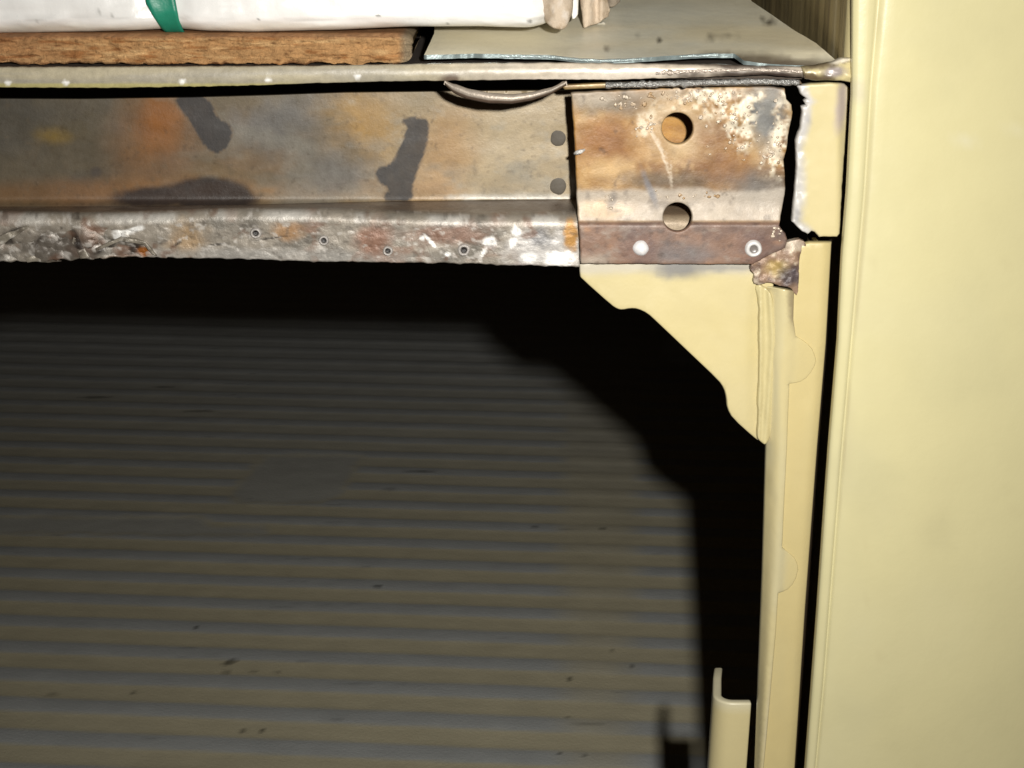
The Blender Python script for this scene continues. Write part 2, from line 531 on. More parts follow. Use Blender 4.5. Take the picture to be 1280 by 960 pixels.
def fold_y(x, y):
    t = np.interp(x, [-40, 400, 800, 1010], [84, 82, 80, 83]); b = np.interp(x, [-40, 150, 400, 560, 700, 900, 1010], [109, 110, 104, 101, 99, 96, 97])
    q = np.clip((y - t) / (b - t), 0, 1)
    return -.012 + .0012 * (q - .55) ** 2 * 4 * .5 + .00035 * fbm(x, y, 80, 40, s=6) + .00010 * fbm(x, y, 12, 6, s=7) * (.3 + sst(600, 800, x))
sheet('folded_edge', fold_top + fold_bot, M_bare, bed, sp=3, Y=fold_y, thick=.0016, roll=1.2, rolld=.0004, paint=p_fold, rough=.8)

# strip of metal that has come loose and hangs in a bow
xs = np.linspace(556, 708, 60)
cy = np.interp(xs, [556, 566, 585, 610, 640, 665, 690, 708], [103, 110, 117.5, 122.5, 124, 120.5, 113, 103.5])
hw = np.interp(xs, [556, 570, 600, 640, 680, 708], [3, 6.5, 7.0, 6.2, 5.0, 3.0])
V = []; C = []
for i in range(60):
    for j in range(9):
        q = j / 8 * 2 - 1
        p = at_y(np.array([xs[i]]), np.array([cy[i] + q * hw[i]]), np.array([-.0115 - .0007 * (1 - q * q) - .003 * math.sin((xs[i] - 556) / 152 * math.pi)]))[0]
        V.append(p); C.append(S(176, 164, 150) if q < .45 else S(112, 94, 80))
V = np.array(V); C = np.array(C); C = C * (1 + .3 * fbm(V[:, 0], V[:, 2], .006, .003, s=3))[:, None]
o = grid('hanging_strip', V, 60, 9, M_bare, bed, C, const(len(V), .42, .35, 1.0), flip=True)
md = o.modifiers.new('thickness', 'SOLIDIFY'); md.thickness = .0012; md.offset = -1

# second layer under the fold: plain edge then a run of weld
def p_ledge(x, y):
    c = np.tile(S(150, 126, 84), (len(x), 1)); c = mix(c, S(120, 104, 86), sst(750, 765, x)); c = mix(c, S(90, 70, 50), sst(0, .5, fbm(x, y, 16, 5, s=8)) * .6); c = mix(c, S(60, 52, 46), sst(0, .5, fbm(x, y, 12, 4, s=3)) * .5 * sst(750, 765, x))
    return c, const(len(x), .4, .2, 1)
sheet('under_layer', [(700, 106), (755, 103.5), (850, 101), (950, 100), (1000, 100), (1004, 106), (950, 107), (850, 108.5), (755, 110.5), (706, 112.5)], M_rust, bed, sp=3, Y=-.0085, thick=.0012, roll=1.5, paint=p_ledge)
xs = np.arange(757, 1001, 2.2)
ys = np.interp(xs, [757, 800, 850, 900, 950, 1000], [107, 105.5, 104.5, 103, 102, 103])
tube('weld_bead', at_y(xs, ys + .8 * fbm(xs, xs, 7, s=3), np.full(len(xs), -.0092)), .0007 + .0004 * np.abs(fbm(xs, ys, 5, s=9)), M_metal, bed, 9, 1.0, .5, 3, S(178, 176, 172), (.25, .6, 1.0))
xs = np.arange(820, 1012, 2.2)
ys = np.interp(xs, [820, 880, 940, 990, 1012], [91.5, 88.5, 87, 88.5, 91])
tube('weld_bead', at_y(xs, ys + .7 * fbm(xs, xs, 6, s=5), np.full(len(xs), -.0124)), .0003 + .0005 * np.abs(fbm(xs, ys, 9, s=19)), M_metal, bed, 9, 1.0, .5, 4, S(235, 220, 205), (.22, .45, 1.0))

# cream corner where the fold meets the side wall
def p_corner(x, y):
    c = np.tile(CREAM * 1.0, (len(x), 1))
    c = mix(c, S(150, 140, 150), blob(x, y, 1042, 90, 16, 7, 0, .5, .4, 12) * .8)
    c = mix(c, S(70, 48, 38), blob(x, y, 1016, 97, 30, 6, 8, .5, .5, 8) * .85)
    c = mix(c, S(80, 62, 56), blob(x, y, 1026, 82, 30, 4.5, -10, .5, .5, 8) * .8)
    c = mix(c, S(84, 70, 66), sst(.15, .5, fbm(x, y, 12, 6, s=55)) * .45)
    c = mix(c, S(236, 226, 206), blob(x, y, 1050, 76, 12, 3, -12, .5))
    return c, const(len(x), .35, .05, 1)
def corner_y(x, y): return -.0128 + .0007 * fbm(x, y, 14, 8, s=31) - .0016 * blob(x, y, 1030, 92, 30, 9, 0, .8)
sheet('corner_fold', [(1003, 84), (1020, 82), (1040, 78), (1052, 73), (1064, 72), (1066, 104), (1056, 102), (1040, 101), (1020, 101), (1006, 98)], M_cream, bed, sp=2.5, Y=corner_y, thick=.0022, roll=2, rolld=.0008, paint=p_corner, rough=1.0)

# inner face of the bed's side
wx = .0868
ny_, nz_ = 150, 40
yy = np.concatenate([[-.0095, -.0099, -.0102, -.0100], -.0085 + .32 * (np.linspace(0, 1, ny_ - 4)) ** 1.6]); zz = np.linspace(DECK - .004, DECK + .10, nz_)
Yg, Zg = np.meshgrid(yy, zz, indexing='ij')
Xg = np.full_like(Yg, wx); Xg[0] = wx + .0034; Xg[1] = wx + .0022; Xg[2] = wx + .001; Xg[3] = wx + .0003
y = Yg.ravel(); z = Zg.ravel(); x = Xg.ravel() + .0005 * fbm(y, z, .02, .2, s=4)
c = np.tile(np.array([.42, .33, .155]), (len(x), 1))
st = fbm(y, z, .0035, .16, s=11)
c = mix(c, [.17, .125, .06], sst(.05, .55, st) * .75)
c = mix(c, [.60, .52, .33], sst(.25, .6, fbm(y, z, .006, .3, s=14)) * .7)
c = mix(c, [.53, .46, .25], 1 - sst(-.0095, -.006, y))
o = grid('bed_side', np.stack([x, y, z], 1), ny_, nz_, M_cream, bed, c, const(len(x), .5, 0, 1), flip=False)
md = o.modifiers.new('thickness', 'SOLIDIFY'); md.thickness = .003; md.offset = -1

# ------------------------------------------------------------------ rusty rail
rail = thing('rusty_rail', 'rusty heat stained steel channel rail with ragged cut lower lip', 'steel rail', tuple(at_y(np.array([360]), np.array([328]), np.array([0.0]))[0]))
WY = .021
def stain_mask(x, y):
    m = np.zeros(len(x))
    # dark mark slanting under the fold
    P1 = [(214, 120), (226, 138), (243, 160), (254, 183), (268, 193), (282, 188), (290, 175), (291, 160), (284, 152), (273, 149), (267, 134), (258, 119)]
    P2 = [(503, 149), (512, 146), (528, 147), (537, 152), (536, 170), (531, 190), (523, 212), (516, 232), (517, 252), (482, 253), (478, 243), (487, 236), (474, 229), (468, 217), (474, 209), (488, 205), (497, 190), (505, 170), (509, 158), (503, 154)]
    for P, k in ((smooth_poly(P1), 1), (smooth_poly(P2, 1), 1)):
        xx = x + 1.2 * fbm(x, y, 7, s=2); yy = y + 1.2 * fbm(x, y, 7, s=6)
        sd = np.where(inpoly(xx, yy, P), 1, -1) * dist_poly(xx, yy, P)
        m = np.maximum(m, sst(-1.2, 1.6, sd) * k)
    return m
def p_web(x, y):
    n = len(x)
    c = np.tile(S(118, 106, 86), (n, 1))
    c = mix(c, S(104, 98, 88), sst(-.2, .5, fbm(x, y, 120, 60, s=4)))
    c = mix(c, S(152, 128, 92), sst(560, 470, x * 0 + np.abs(x - 610)) * 0)
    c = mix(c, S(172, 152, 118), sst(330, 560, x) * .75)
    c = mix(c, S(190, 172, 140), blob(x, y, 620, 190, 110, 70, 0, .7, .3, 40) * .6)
    c = mix(c, S(146, 100, 52), blob(x, y, 195, 165, 45, 60, 12, .8, .3, 40, 3) * .85)
    c = mix(c, S(142, 112, 76), blob(x, y, 310, 205, 60, 45, 0, .8, .5, 50, 4) * .6)
    c = mix(c, S(180, 140, 76), blob(x, y, 448, 160, 46, 40, 0, .9, .4, 34, 5) * .75)
    c = mix(c, S(168, 128, 76), blob(x, y, 555, 190, 36, 60, 20, .8, .4, 40, 6) * .7)
    c = mix(c, S(186, 150, 62), blob(x, y, 66, 170, 20, 9, 5, .8, .4, 14) * .8)
    c = mix(c, S(150, 104, 56), blob(x, y, 130, 240, 190, 16, -1, .7, .4, 40) * .7)
    c = mix(c, S(172, 136, 96), blob(x, y, 420, 238, 130, 12, 0, .7, .5, 40) * .7)
    c = mix(c, S(120, 116, 112), blob(x, y, 345, 150, 60, 26, -20, .7, .7, 26, 8) * .8)
    c = mix(c, S(128, 122, 116), blob(x, y, 420, 222, 60, 22, -14, .7, .7, 26, 9) * .8)
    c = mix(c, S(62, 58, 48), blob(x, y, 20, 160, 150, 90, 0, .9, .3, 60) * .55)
    sp = sst(.35, .6, fbm(x, y, 9, s=40, o=3)); c = mix(c, c.mean(0) * .55, sp * .35)
    c = mix(c, S(166, 162, 150), sst(.2, .6, fbm(x, y, 26, 16, s=44)) * sst(280, 420, x) * .4)
    c = mix(c, S(206, 200, 188), blob(x, y, 640, 246, 80, 4, 0, .5, .6, 10) * .8)
    c = mix(c, S(76, 70, 68), blob(x, y, 120, 215, 7, 6, 0, .5, .3, 6) * .7)
    c = mix(c, S(92, 90, 86), blob(x, y, 350, 160, 50, 26, -25, .8, .8, 24, 101) * .55)
    c = mix(c, S(98, 96, 92), blob(x, y, 415, 200, 44, 32, 10, .8, .8, 24, 102) * .6)
    c = mix(c, S(158, 96, 34), blob(x, y, 200, 150, 22, 30, 10, .9, .4, 24, 103) * .6)
    gr = sst(.1, .5, fbm(x, y, 60, 30, s=81)) * sst(60, 300, x); c = mix(c, S(132, 128, 116), gr * .45)
    ol = sst(.0, .5, fbm(x, y, 90, 40, s=85)); c = mix(c, S(96, 86, 62), ol * .30)
    pit = sst(.48, .7, fbm(x, y, 5, s=88, o=2)); c = mix(c, S(70, 56, 40), pit * .35)
    # lower smudge, soft
    sm = np.maximum(blob(x, y, 264, 244, 57, 22, 3, .20, .12, 14), blob(x, y, 195, 246, 54, 13, -3, .3, .2, 14))
    c = mix(c, S(46, 41, 42), sm * .9)
    hal = stain_mask(x, y)
    rim = np.clip(hal * (1 - hal) * 4, 0, 1); c = mix(c, S(50, 47, 47), hal * (.93 + .07 * fbm(x, y, 14, s=90)))
    c = mix(c, S(140, 112, 76), rim * .35)
    c = mix(c, S(80, 76, 74), hal * sst(.1, .5, fbm(x, y, 12, 20, s=92)) * .3)
    # orange behind the corner plate's hole
    c = mix(c, S(196, 142, 58), sst(745, 775, x) * .95)
    c = mix(c, S(150, 96, 36), sst(745, 775, x) * sst(0, .5, fbm(x, y, 20, s=51)) * .5)
    c = c * .93
    s = np.stack([.42 + .1 * fbm(x, y, 50, s=60), np.full(n, .06), np.full(n, .8)], 1)
    s[:, 0] += .15 * hal
    return c, s
def web_y(x, y):
    return WY + .0003 * fbm(x, y, 160, 60, s=71) - .0030 * sst(244, 262, y) ** 2
web_out = [(-320, 122), (100, 124), (240, 122), (330, 119.5), (430, 116), (520, 115), (600, 114), (930, 112), (930, 264), (700, 264), (-320, 266)]
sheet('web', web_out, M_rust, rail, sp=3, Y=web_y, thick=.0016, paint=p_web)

# flange from web to lip, and the lip itself with a rounded bend and ragged lower edge
lip_top_x = [-60, 0, 100, 200, 270, 400, 500, 600, 726]; lip_top_y = [271, 271, 273, 271, 267, 267, 272, 274, 274]
lip_bot_x = [-60, 0, 60, 100, 150, 190, 260, 400, 560, 726]; lip_bot_y = [326, 326, 324, 321, 322, 320, 321, 325, 327, 332]
nu, nv = 530, 46
us = np.linspace(-315, 724, nu)
V = np.zeros((nu, nv, 3)); PX = np.zeros((nu, nv)); PY = np.zeros((nu, nv)); Q = np.zeros((nu, nv))
tr = 3.0
for j in range(nv):
    if j < 12:                        # flange, from web forward
        q = j / 12
        Yv = WY + .0005 - q * (WY - .0012)
        top = at_y(us, np.interp(us, lip_top_x, lip_top_y) + 1, np.full(nu, .0))
        web0 = at_y(us, np.interp(us, [-60, 300, 500, 726], [264, 262, 257, 255]), np.full(nu, WY))
        P = web0 * (1 - q) + top * q
        P[:, 1] = web0[:, 1] * (1 - q) + (.0012) * q
        V[:, j] = P
    else:                             # lip downwards
        q = (j - 12) / (nv - 13)
        yb = np.interp(us, lip_bot_x, lip_bot_y) + (1.6 * fbm(us, us * 0, 12, s=5) + 3.5 * np.clip(fbm(us, us * 0 + 9, 22, s=8), 0, 1) * (us < 210)) * 1
        yt = np.interp(us, lip_top_x, lip_top_y) + 1
        py = yt + (yb - yt) * q
        rag = sst(230, 150, us) * .0013 + .0003
        yy = .0004 + .0008 * (1 - min(q / .12, 1)) ** 2 + rag * fbm(us, py, 34, 26, s=12) * min(1, q * 2.2) + .00012 * fbm(us, py, 8, s=15)
        V[:, j] = at_y(us, py, yy)
    d = V[:, j] - CAM
    zc = d @ fwd; PX[:, j] = 640 + F * (d @ right) / zc; PY[:, j] = 480 - F * (d @ up) / zc; Q[:, j] = j
x = PX.ravel(); y = PY.ravel(); j = Q.ravel()
c = np.tile(S(164, 155, 142), (len(x), 1))
c = mix(c, S(128, 122, 112), sst(-.1, .5, fbm(x, y, 40, 20, s=3)))
c = mix(c, S(146, 112, 92), sst(.1, .5, fbm(x, y, 55, 26, s=7)) * .75)
c = mix(c, S(184, 150, 106), blob(x, y, 236, 296, 22, 18, 0, .6, .5, 14) * .7)
c = mix(c, S(196, 144, 86), blob(x, y, 360, 288, 18, 10, 0, .6, .4, 12) * .6)
c = mix(c, S(150, 106, 84), blob(x, y, 466, 298, 20, 20, 0, .6, .4, 14) * .8)
c = mix(c, S(148, 110, 92), blob(x, y, 560, 292, 46, 12, 0, .6, .5, 14) * .7)
c = mix(c, S(184, 180, 174), blob(x, y, 330, 318, 190, 8, 1, .6, .5, 24) * .6)
c = mix(c, S(206, 202, 198), blob(x, y, 680, 310, 40, 22, 0, .6, .7, 14) * .9)
c = mix(c, S(92, 84, 76), blob(x, y, 70, 306, 60, 18, 0, .6, .6, 20) * .8)
c = mix(c, S(60, 52, 46), sst(.42, .66, fbm(x, y, 16, 10, s=19)) * (.35 + .55 * sst(240, 80, x)) * 1.0)
c = mix(c, S(72, 74, 82), blob(x, y, 675, 295, 12, 12, 0, .6, .4, 10) * .6)
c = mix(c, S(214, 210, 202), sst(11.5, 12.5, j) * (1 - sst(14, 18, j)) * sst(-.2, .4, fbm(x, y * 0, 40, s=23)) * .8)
for (cx, cy, rx, ry, a) in ((612, 302, 9, 8, -20), (604, 314, 3, 9, 35), (660, 320, 11, 7, 0), (645, 288, 6, 6, 0), (641, 302, 4, 7, 20), (538, 300, 2.2, 12, -40), (560, 316, 4, 3, 0), (528, 296, 3, 3, 0), (700, 322, 22, 9, 0), (150, 292, 7, 6, 0), (170, 286, 12, 4, -20)):
    c = mix(c, [.84, .83, .80], blob(x, y, cx, cy, rx, ry, a, .3, .4, 6))
c = mix(c, S(190, 140, 72), blob(x, y, 713, 293, 8, 17, 0, .4, .5, 8))
for (cx, cy, rx, ry, a) in ((18, 288, 20, 3, -22), (132, 308, 14, 2.4, -26), (98, 300, 4, 14, -20), (275, 304, 12, 1.4, -6), (340, 296, 22, 1.2, -8), (222, 304, 8, 1.6, -30), (12, 300, 7, 5, 0), (170, 306, 8, 9, 30)):
    c = mix(c, S(34, 26, 20), blob(x, y, cx, cy, rx, ry, a, .4, .4, 7) * .85)  # torn folds drawn as dark slits, their shade put into the colour
c = mix(c, S(150, 88, 28), blob(x, y, 182, 312, 8, 7, 0, .4, .4, 7))
c = mix(c, S(86, 78, 70), sst(.25, .55, fbm(x, y, 8, 5, s=111, o=3)) * .45)
c = mix(c, S(216, 210, 202), sst(.26, .5, fbm(x, y, 8, 5, s=115, o=3)) * .6)
c = mix(c, S(120, 84, 62), sst(.25, .55, fbm(x, y, 22, 14, s=118)) * .6)
fl = 1 - sst(9, 12, j)
cf = np.tile(S(132, 112, 92), (len(x), 1)); cf = mix(cf, S(98, 88, 80), sst(-.1, .5, fbm(x, y, 60, 8, s=30))); cf = mix(cf, S(176, 166, 152), sst(.1, .6, fbm(x, y, 40, 5, s=33)) * .5)
cf = mix(cf, S(104, 84, 70), blob(x, y, 640, 262, 90, 10, 0, .6) * .7)
c = c * .92
c = c * (1 - fl)[:, None] + cf * fl[:, None]
s = np.stack([np.full(len(x), .42), .16 - .05 * fl, np.ones(len(x)) * 1.0], 1)
o = grid('lip', V.reshape(-1, 3), nu, nv, M_bare, rail, c, s, flip=False)
md = o.modifiers.new('thickness', 'SOLIDIFY'); md.thickness = .0014; md.offset = -1

def p_flap(x, y):
    n = len(x); c = np.tile(S(150, 142, 128), (n, 1)); c = mix(c, S(84, 74, 64), sst(0, .4, fbm(x, y, 12, s=31)) * .8); c = mix(c, S(206, 200, 190), sst(.2, .5, fbm(x, y, 8, s=36)) * .8)
    return c, const(n, .38, .2, 1)
for poly, y0, tilt in (([(-8, 300), (10, 291), (32, 282), (36, 284), (18, 296), (2, 306), (-8, 310)], -.0012, .10), ([(92, 296), (100, 300), (106, 310), (112, 322), (100, 324), (96, 312), (90, 304)], -.0016, -.10),
                       ([(118, 311), (136, 303), (150, 296), (170, 299), (182, 303), (190, 312), (196, 320), (190, 318), (180, 307), (168, 304), (150, 302), (134, 309), (120, 314)], -.0020, .05),
                       ([(30, 322), (48, 318), (66, 322), (76, 327), (60, 329), (44, 327), (34, 328)], -.0008, .05)):
    sheet('torn_flap', poly, M_bare, rail, sp=2, Y=lambda x, y, y0=y0, tilt=tilt: y0 + tilt * (y - 305) * .00022 + .0006 * fbm(x, y, 9, s=3), thick=.0010, roll=.8, rolld=.0003, paint=p_flap, rough=1.2)
xs = np.linspace(722, 925, 50)
w0 = at_y(xs, np.full(50, 258.0), np.full(50, WY)); w1 = at_y(xs, np.full(50, 276.0), np.full(50, .006)); w2 = at_y(xs, np.full(50, 300.0), np.full(50, .0058))
V = []
for q in np.linspace(0, 1, 8): V.append(w0 * (1 - q) + w1 * q)
for q in np.linspace(.15, 1, 6): V.append(w1 * (1 - q) + w2 * q)
V = np.stack(V, 1).reshape(-1, 3)
c = np.tile(S(150, 128, 104), (len(V), 1)); c = mix(c, S(160, 142, 118), np.tile((np.arange(14) >= 7).astype(float), 50))  # front edge painted lighter, as the flash catches it
o = grid('flange', V, 50, 14, M_bare, rail, c, const(len(V), .5, .2, .8))
md = o.modifiers.new('thickness', 'SOLIDIFY'); md.thickness = .0014; md.offset = -1

def ring(px, py, r, Yv, parent, name, col, mid, hole=True, metal=.3, rel=.3, hs=1.0):
    """a drilled-out spot weld: raised collar round a small pit"""
    prof = [(0, .0003), (.34, .0003), (.44, .0004), (.55, .0009), (.75, .0011), (.92, .0007), (1.05, -.0003)] if hole else [(0, .0010), (.35, .0011), (.7, .0008), (.92, .0004), (1.05, -.0003)]
    seg = 20; V = []; C = []
    o3 = at_y(np.array([px]), np.array([py]), np.array([Yv]))[0]
    rr = r * .46 / F
    for k in range(seg):
        th = 2 * math.pi * k / seg
        wob = 1 + .12 * float(fbm(np.array([px + math.cos(th) * 9]), np.array([py + math.sin(th) * 9]), 7, s=3)[0])
        for i, (a, h) in enumerate(prof):
            V.append(o3 + np.array([math.cos(th) * a * rr * wob, -h * hs, math.sin(th) * a * rr * wob]))
            C.append(mid if (hole and a < .45) else col)
    ob = grid(name, np.array(V), seg, len(prof), M_metal, parent, np.array(C), const(len(V), .35, metal, rel), closeu=True)
    return ob
LG = S(215, 210, 204)
for (px, py, r) in ((320, 291, 7), (405, 300, 6.5), (485, 313, 6.5), (580, 312, 8)):
    ring(px, py, r, -.0009, rail, 'drilled_weld', S(186, 180, 174), S(30, 25, 23), metal=.1, rel=.6, hs=1.0)
for (px, py, r) in ((698, 173, 9.5), (698, 233, 10)):
    sw = ring(px, py, r, WY - .0002, rail, 'spot_weld', S(84, 76, 64), S(84, 76, 66), hole=False, metal=.0, rel=.05, hs=.10)
    sw.data.materials[0] = M_rust
    for e in sw.data.color_attributes['Surf'].data: e.color = (.62, 0, .8, 1)

# ------------------------------------------------------------------ corner plate with two holes
plate = thing('corner_plate', 'scorched steel corner plate with two round drilled holes', 'steel plate', tuple(at_y(np.array([850]), np.array([330]), np.array([-.002]))[0]))
def circ(cx, cy, r, n=40): return [(cx + r * math.cos(2 * math.pi * k / n), cy + r * math.sin(2 * math.pi * k / n)) for k in range(n)]
plate_out = [(714, 116), (770, 113), (836, 110), (900, 108.5), (946, 108), (968, 109), (981, 111), (983, 124), (990, 131), (991, 140), (988, 157), (985, 175), (984, 186), (980, 200), (981, 215), (982, 235), (980, 252), (976, 272), (974, 282), (982, 292), (985, 300),
             (982, 310), (965, 318), (944, 329), (940, 331), (726, 330), (724, 290), (722, 270), (719, 190)]
def p_plate(x, y):
    n = len(x)
    c = np.tile(S(166, 124, 66), (n, 1))
    c = mix(c, S(128, 84, 36), sst(-.1, .4, fbm(x, y, 46, 30, s=3)) * .8)
    c = mix(c, S(190, 156, 104), sst(.05, .5, fbm(x, y, 50, 34, s=6)) * .7)
    c = mix(c, S(110, 72, 38), sst(.05, .5, fbm(x, y, 18, s=66)) * .35)
    c = mix(c, S(206, 170, 120), sst(.2, .5, fbm(x, y, 9, s=67, o=3)) * .35)
    c = mix(c, S(142, 92, 42), blob(x, y, 755, 175, 40, 26, 0, .7, .4, 24) * .7)
    c = mix(c, S(214, 180, 128), blob(x, y, 765, 212, 26, 14, 0, .8, .4, 18) * .7)
    c = mix(c, S(96, 84, 66), blob(x, y, 840, 226, 60, 12, 0, .7, .5, 20) * .8)
    c = mix(c, S(120, 118, 112), blob(x, y, 950, 235, 34, 20, 0, .8, .4, 20) * .7)
    c = mix(c, S(128, 84, 44), blob(x, y, 905, 210, 34, 22, 0, .8, .5, 20, 61) * .7)
    c = mix(c, S(116, 72, 38), blob(x, y, 890, 168, 26, 18, 0, .8, .6, 16, 62) * .6)
    c = mix(c, S(104, 100, 90), blob(x, y, 750, 128, 60, 14, 8, .8, .5, 18, 63) * .8)
    c = mix(c, S(92, 88, 84), blob(x, y, 955, 232, 40, 20, 0, .8, .5, 16, 64) * .7)
    # steel grey top right corner
    c = mix(c, S(118, 122, 122), blob(x, y, 958, 142, 26, 40, 0, .6, .4, 20) * .9)
    c = mix(c, S(150, 138, 122), blob(x, y, 850, 118, 120, 7, 0, .6, .5, 14) * .7)
    c = mix(c, S(186, 172, 152), blob(x, y, 735, 122, 26, 10, 0, .7, .4, 14) * .6)
    # pale burnt residue
    w = np.maximum.reduce([blob(x, y, 915, 142, 30, 26, 30, .6, 1.1, 17, 4), blob(x, y, 890, 122, 30, 10, 10, .6, 1.0, 13, 5), blob(x, y, 935, 128, 22, 12, 0, .6, 1.0, 13, 6),
                           blob(x, y, 975, 165, 10, 45, 6, .6, .9, 14, 7), blob(x, y, 965, 205, 14, 16, 30, .6, .9, 14, 8), blob(x, y, 925, 172, 18, 12, 50, .6, 1.1, 12, 9),
                           blob(x, y, 845, 132, 24, 8, 0, .6, 1.0, 12, 10) * .8, blob(x, y, 808, 158, 12, 14, 40, .6, 1.0, 12, 11) * .8])
    gran = sst(-.30, .12, fbm(x, y, 7, s=68, o=3)); w = w * gran
    c = mix(c, S(240, 230, 206), w * .95)
    c = mix(c, S(196, 150, 100), np.clip(w * 3, 0, 1) * (1 - gran) * .5)
    c = mix(c, S(214, 190, 152), blob(x, y, 847, 160, 42, 40, 0, .6, .5, 22) * .45)
    for k in range(7):
        a = -.2 - k * .12; c = mix(c, S(236, 222, 200), blob(x, y, 815 + k * 4, 165 + k * 9, 1.0, 16, -38 + 6 * k, .5, .5, 6) * .45)
    # white dust line and lower grey zone
    low = sst(232, 240, y + 5 * fbm(x, y, 30, s=14)) 
    c = mix(c, S(184, 174, 160), low * (1 - sst(274, 279, y)) * .85)
    c = mix(c, S(214, 182, 140), blob(x, y, 752, 262, 34, 11, 0, .6, .5, 16) * .6)
    c = mix(c, S(128, 116, 104), low * (1 - sst(274, 279, y)) * sst(.1, .5, fbm(x, y, 16, s=16)) * .6)
    c = mix(c, S(90, 84, 82), blob(x, y, 765, 252, 5, 14, 15, .6, .4, 8) * .6)
    c = mix(c, S(120, 124, 134), blob(x, y, 812, 235, 4, 22, -22, .6, .5, 8) * .6)
    # reddish lower strip
    r = sst(275, 279, y)
    c2 = np.tile(S(140, 110, 92), (n, 1)); c2 = mix(c2, S(112, 92, 84), sst(-.1, .5, fbm(x, y, 44, 24, s=21)) * .9); c2 = mix(c2, S(170, 128, 96), sst(.15, .6, fbm(x, y, 40, 16, s=25)) * .7); c2 = mix(c2, S(150, 136, 124), sst(.05, .5, fbm(x, y, 14, 9, s=26)) * .6); c2 = mix(c2, S(84, 66, 60), sst(.15, .55, fbm(x, y, 11, 8, s=28)) * .55)
    c2 = mix(c2, S(178, 166, 150), sst(312, 328, y + 5 * fbm(x, y, 20, s=27)) * sst(780, 740, x) * .7)
    c2 = mix(c2, S(104, 102, 104), blob(x, y, 850, 318, 36, 14, 0, .7, .5, 16) * .7)
    c2 = mix(c2, S(96, 70, 66), blob(x, y, 800, 310, 22, 20, 0, .6) * .5); c2 = mix(c2, S(96, 70, 66), blob(x, y, 942, 311, 22, 20, 0, .6) * .5)
    c = c * (1 - r)[:, None] + c2 * r[:, None]
    c = mix(c, S(60, 44, 32), sst(.42, .7, fbm(x, y, 11, s=30, o=3)) * .5)
    s = np.stack([.50 + .1 * fbm(x, y, 30, s=33), np.full(n, .06), np.ones(n) * 1.2], 1)
    return c, s
def plate_y(x, y):
    w = .00035 * fbm(x, y, 70, s=40) + .00005 * fbm(x, y, 10, s=41)
    bend = .0011 * (1 - sst(250, 284, y)) - .0012 * sst(905, 985, x) * sst(180, 120, y)
    crust = np.maximum.reduce([blob(x, y, 915, 142, 30, 26, 30, .6, 1.1, 17, 4), blob(x, y, 890, 122, 30, 10, 10, .6, 1.0, 13, 5), blob(x, y, 975, 165, 10, 45, 6, .6, .9, 14, 7), blob(x, y, 925, 172, 18, 12, 50, .6, 1.1, 12, 9)])
    w = w - crust * (.00015 + .0006 * np.clip(fbm(x, y, 8, s=61) + .2, 0, 1))
    return -.0036 + bend + w - .0009 * sst(276, 282, y)
sheet('plate', plate_out, M_rust, plate, holes=[circ(847, 160.5, 19.5), circ(847, 271.5, 18)], sp=2.6, Y=plate_y, thick=.0017, roll=1.8, rolld=.0006, paint=p_plate, rough=.9)
ring(801, 310, 9.5, -.0046, plate, 'drilled_weld', S(232, 230, 230), S(236, 234, 232), hole=False, metal=.02, rel=0.0)
tube('burr', at_y(np.array([718, 722, 726, 731.0]), np.array([192, 190.5, 189.5, 187.0]), np.array([-.0045, -.0052, -.0054, -.0050])), [.0004, .0006, .0006, .0003], M_metal, plate, 8, col=S(236, 232, 226), surf=(.3, .1, 1))
ring(942, 311, 10.5, -.0046, plate, 'drilled_weld', S(226, 224, 222), S(120, 114, 110), metal=.02, rel=0.0)

# weld spatter: beads of burnt metal nobody could count
bm = bmesh.new()
cols = []
def spat(px, py, r, Yv):
    m0 = len(bm.verts)
    p = at_y(np.array([px]), np.array([py]), np.array([Yv]))[0]
    ret = bmesh.ops.create_icosphere(bm, subdivisions=1, radius=r * .45 / F)
    sx, sz = random.uniform(.7, 1.5), random.uniform(.7, 1.4)
    for v in ret['verts']:
        v.co = Vector((v.co.x * sx, v.co.y * .55, v.co.z * sz)) + Vector(p)
zones = [(785, 128, 26, 9, 26), (830, 120, 60, 8, 26), (915, 142, 30, 26, 40), (890, 120, 44, 9, 24), (976, 165, 8, 44, 20), (960, 190, 14, 26, 22), (808, 158, 14, 14, 18), (925, 180, 40, 20, 24), (855, 125, 12, 8, 14), (762, 252, 9, 8, 6), (850, 245, 60, 6, 16), (975, 290, 10, 14, 12)]
for (cx, cy, sx, sy, n) in zones:
    for _ in range(n):
        px = random.gauss(cx, sx * .55); py = random.gauss(cy, sy * .55)
        if px > 978 or py < 112 or math.hypot(px - 847, py - 160.5) < 22 or math.hypot(px - 847, py - 271) < 21: continue
        yv = float(plate_y(np.array([px]), np.array([py]))[0])
        spat(px, py, random.choice([.9, 1.1, 1.4, 1.8, 2.4]), yv - .0002)
me = bpy.data.meshes.new('weld_spatter'); bm.to_mesh(me); bm.free()
me.polygons.foreach_set('use_smooth', [True] * len(me.polygons))
nV = len(me.vertices)
vc = np.array([v.co[:] for v in me.vertices])
cc = mix(np.tile(S(244, 228, 206), (nV, 1)), S(206, 172, 130), sst(-.1, .4, fbm(vc[:, 0], vc[:, 2], .004, s=3)))
for nm, arr in (('Col', cc), ('Surf', const(nV, .28, .25, 1.0))):
    a = me.color_attributes.new(nm, 'FLOAT_COLOR', 'POINT'); q = np.ones((nV, 4), np.float32); q[:, :3] = arr; a.data.foreach_set('color', q.ravel())
tag(link('weld_spatter', me, M_metal, plate), kind='stuff')

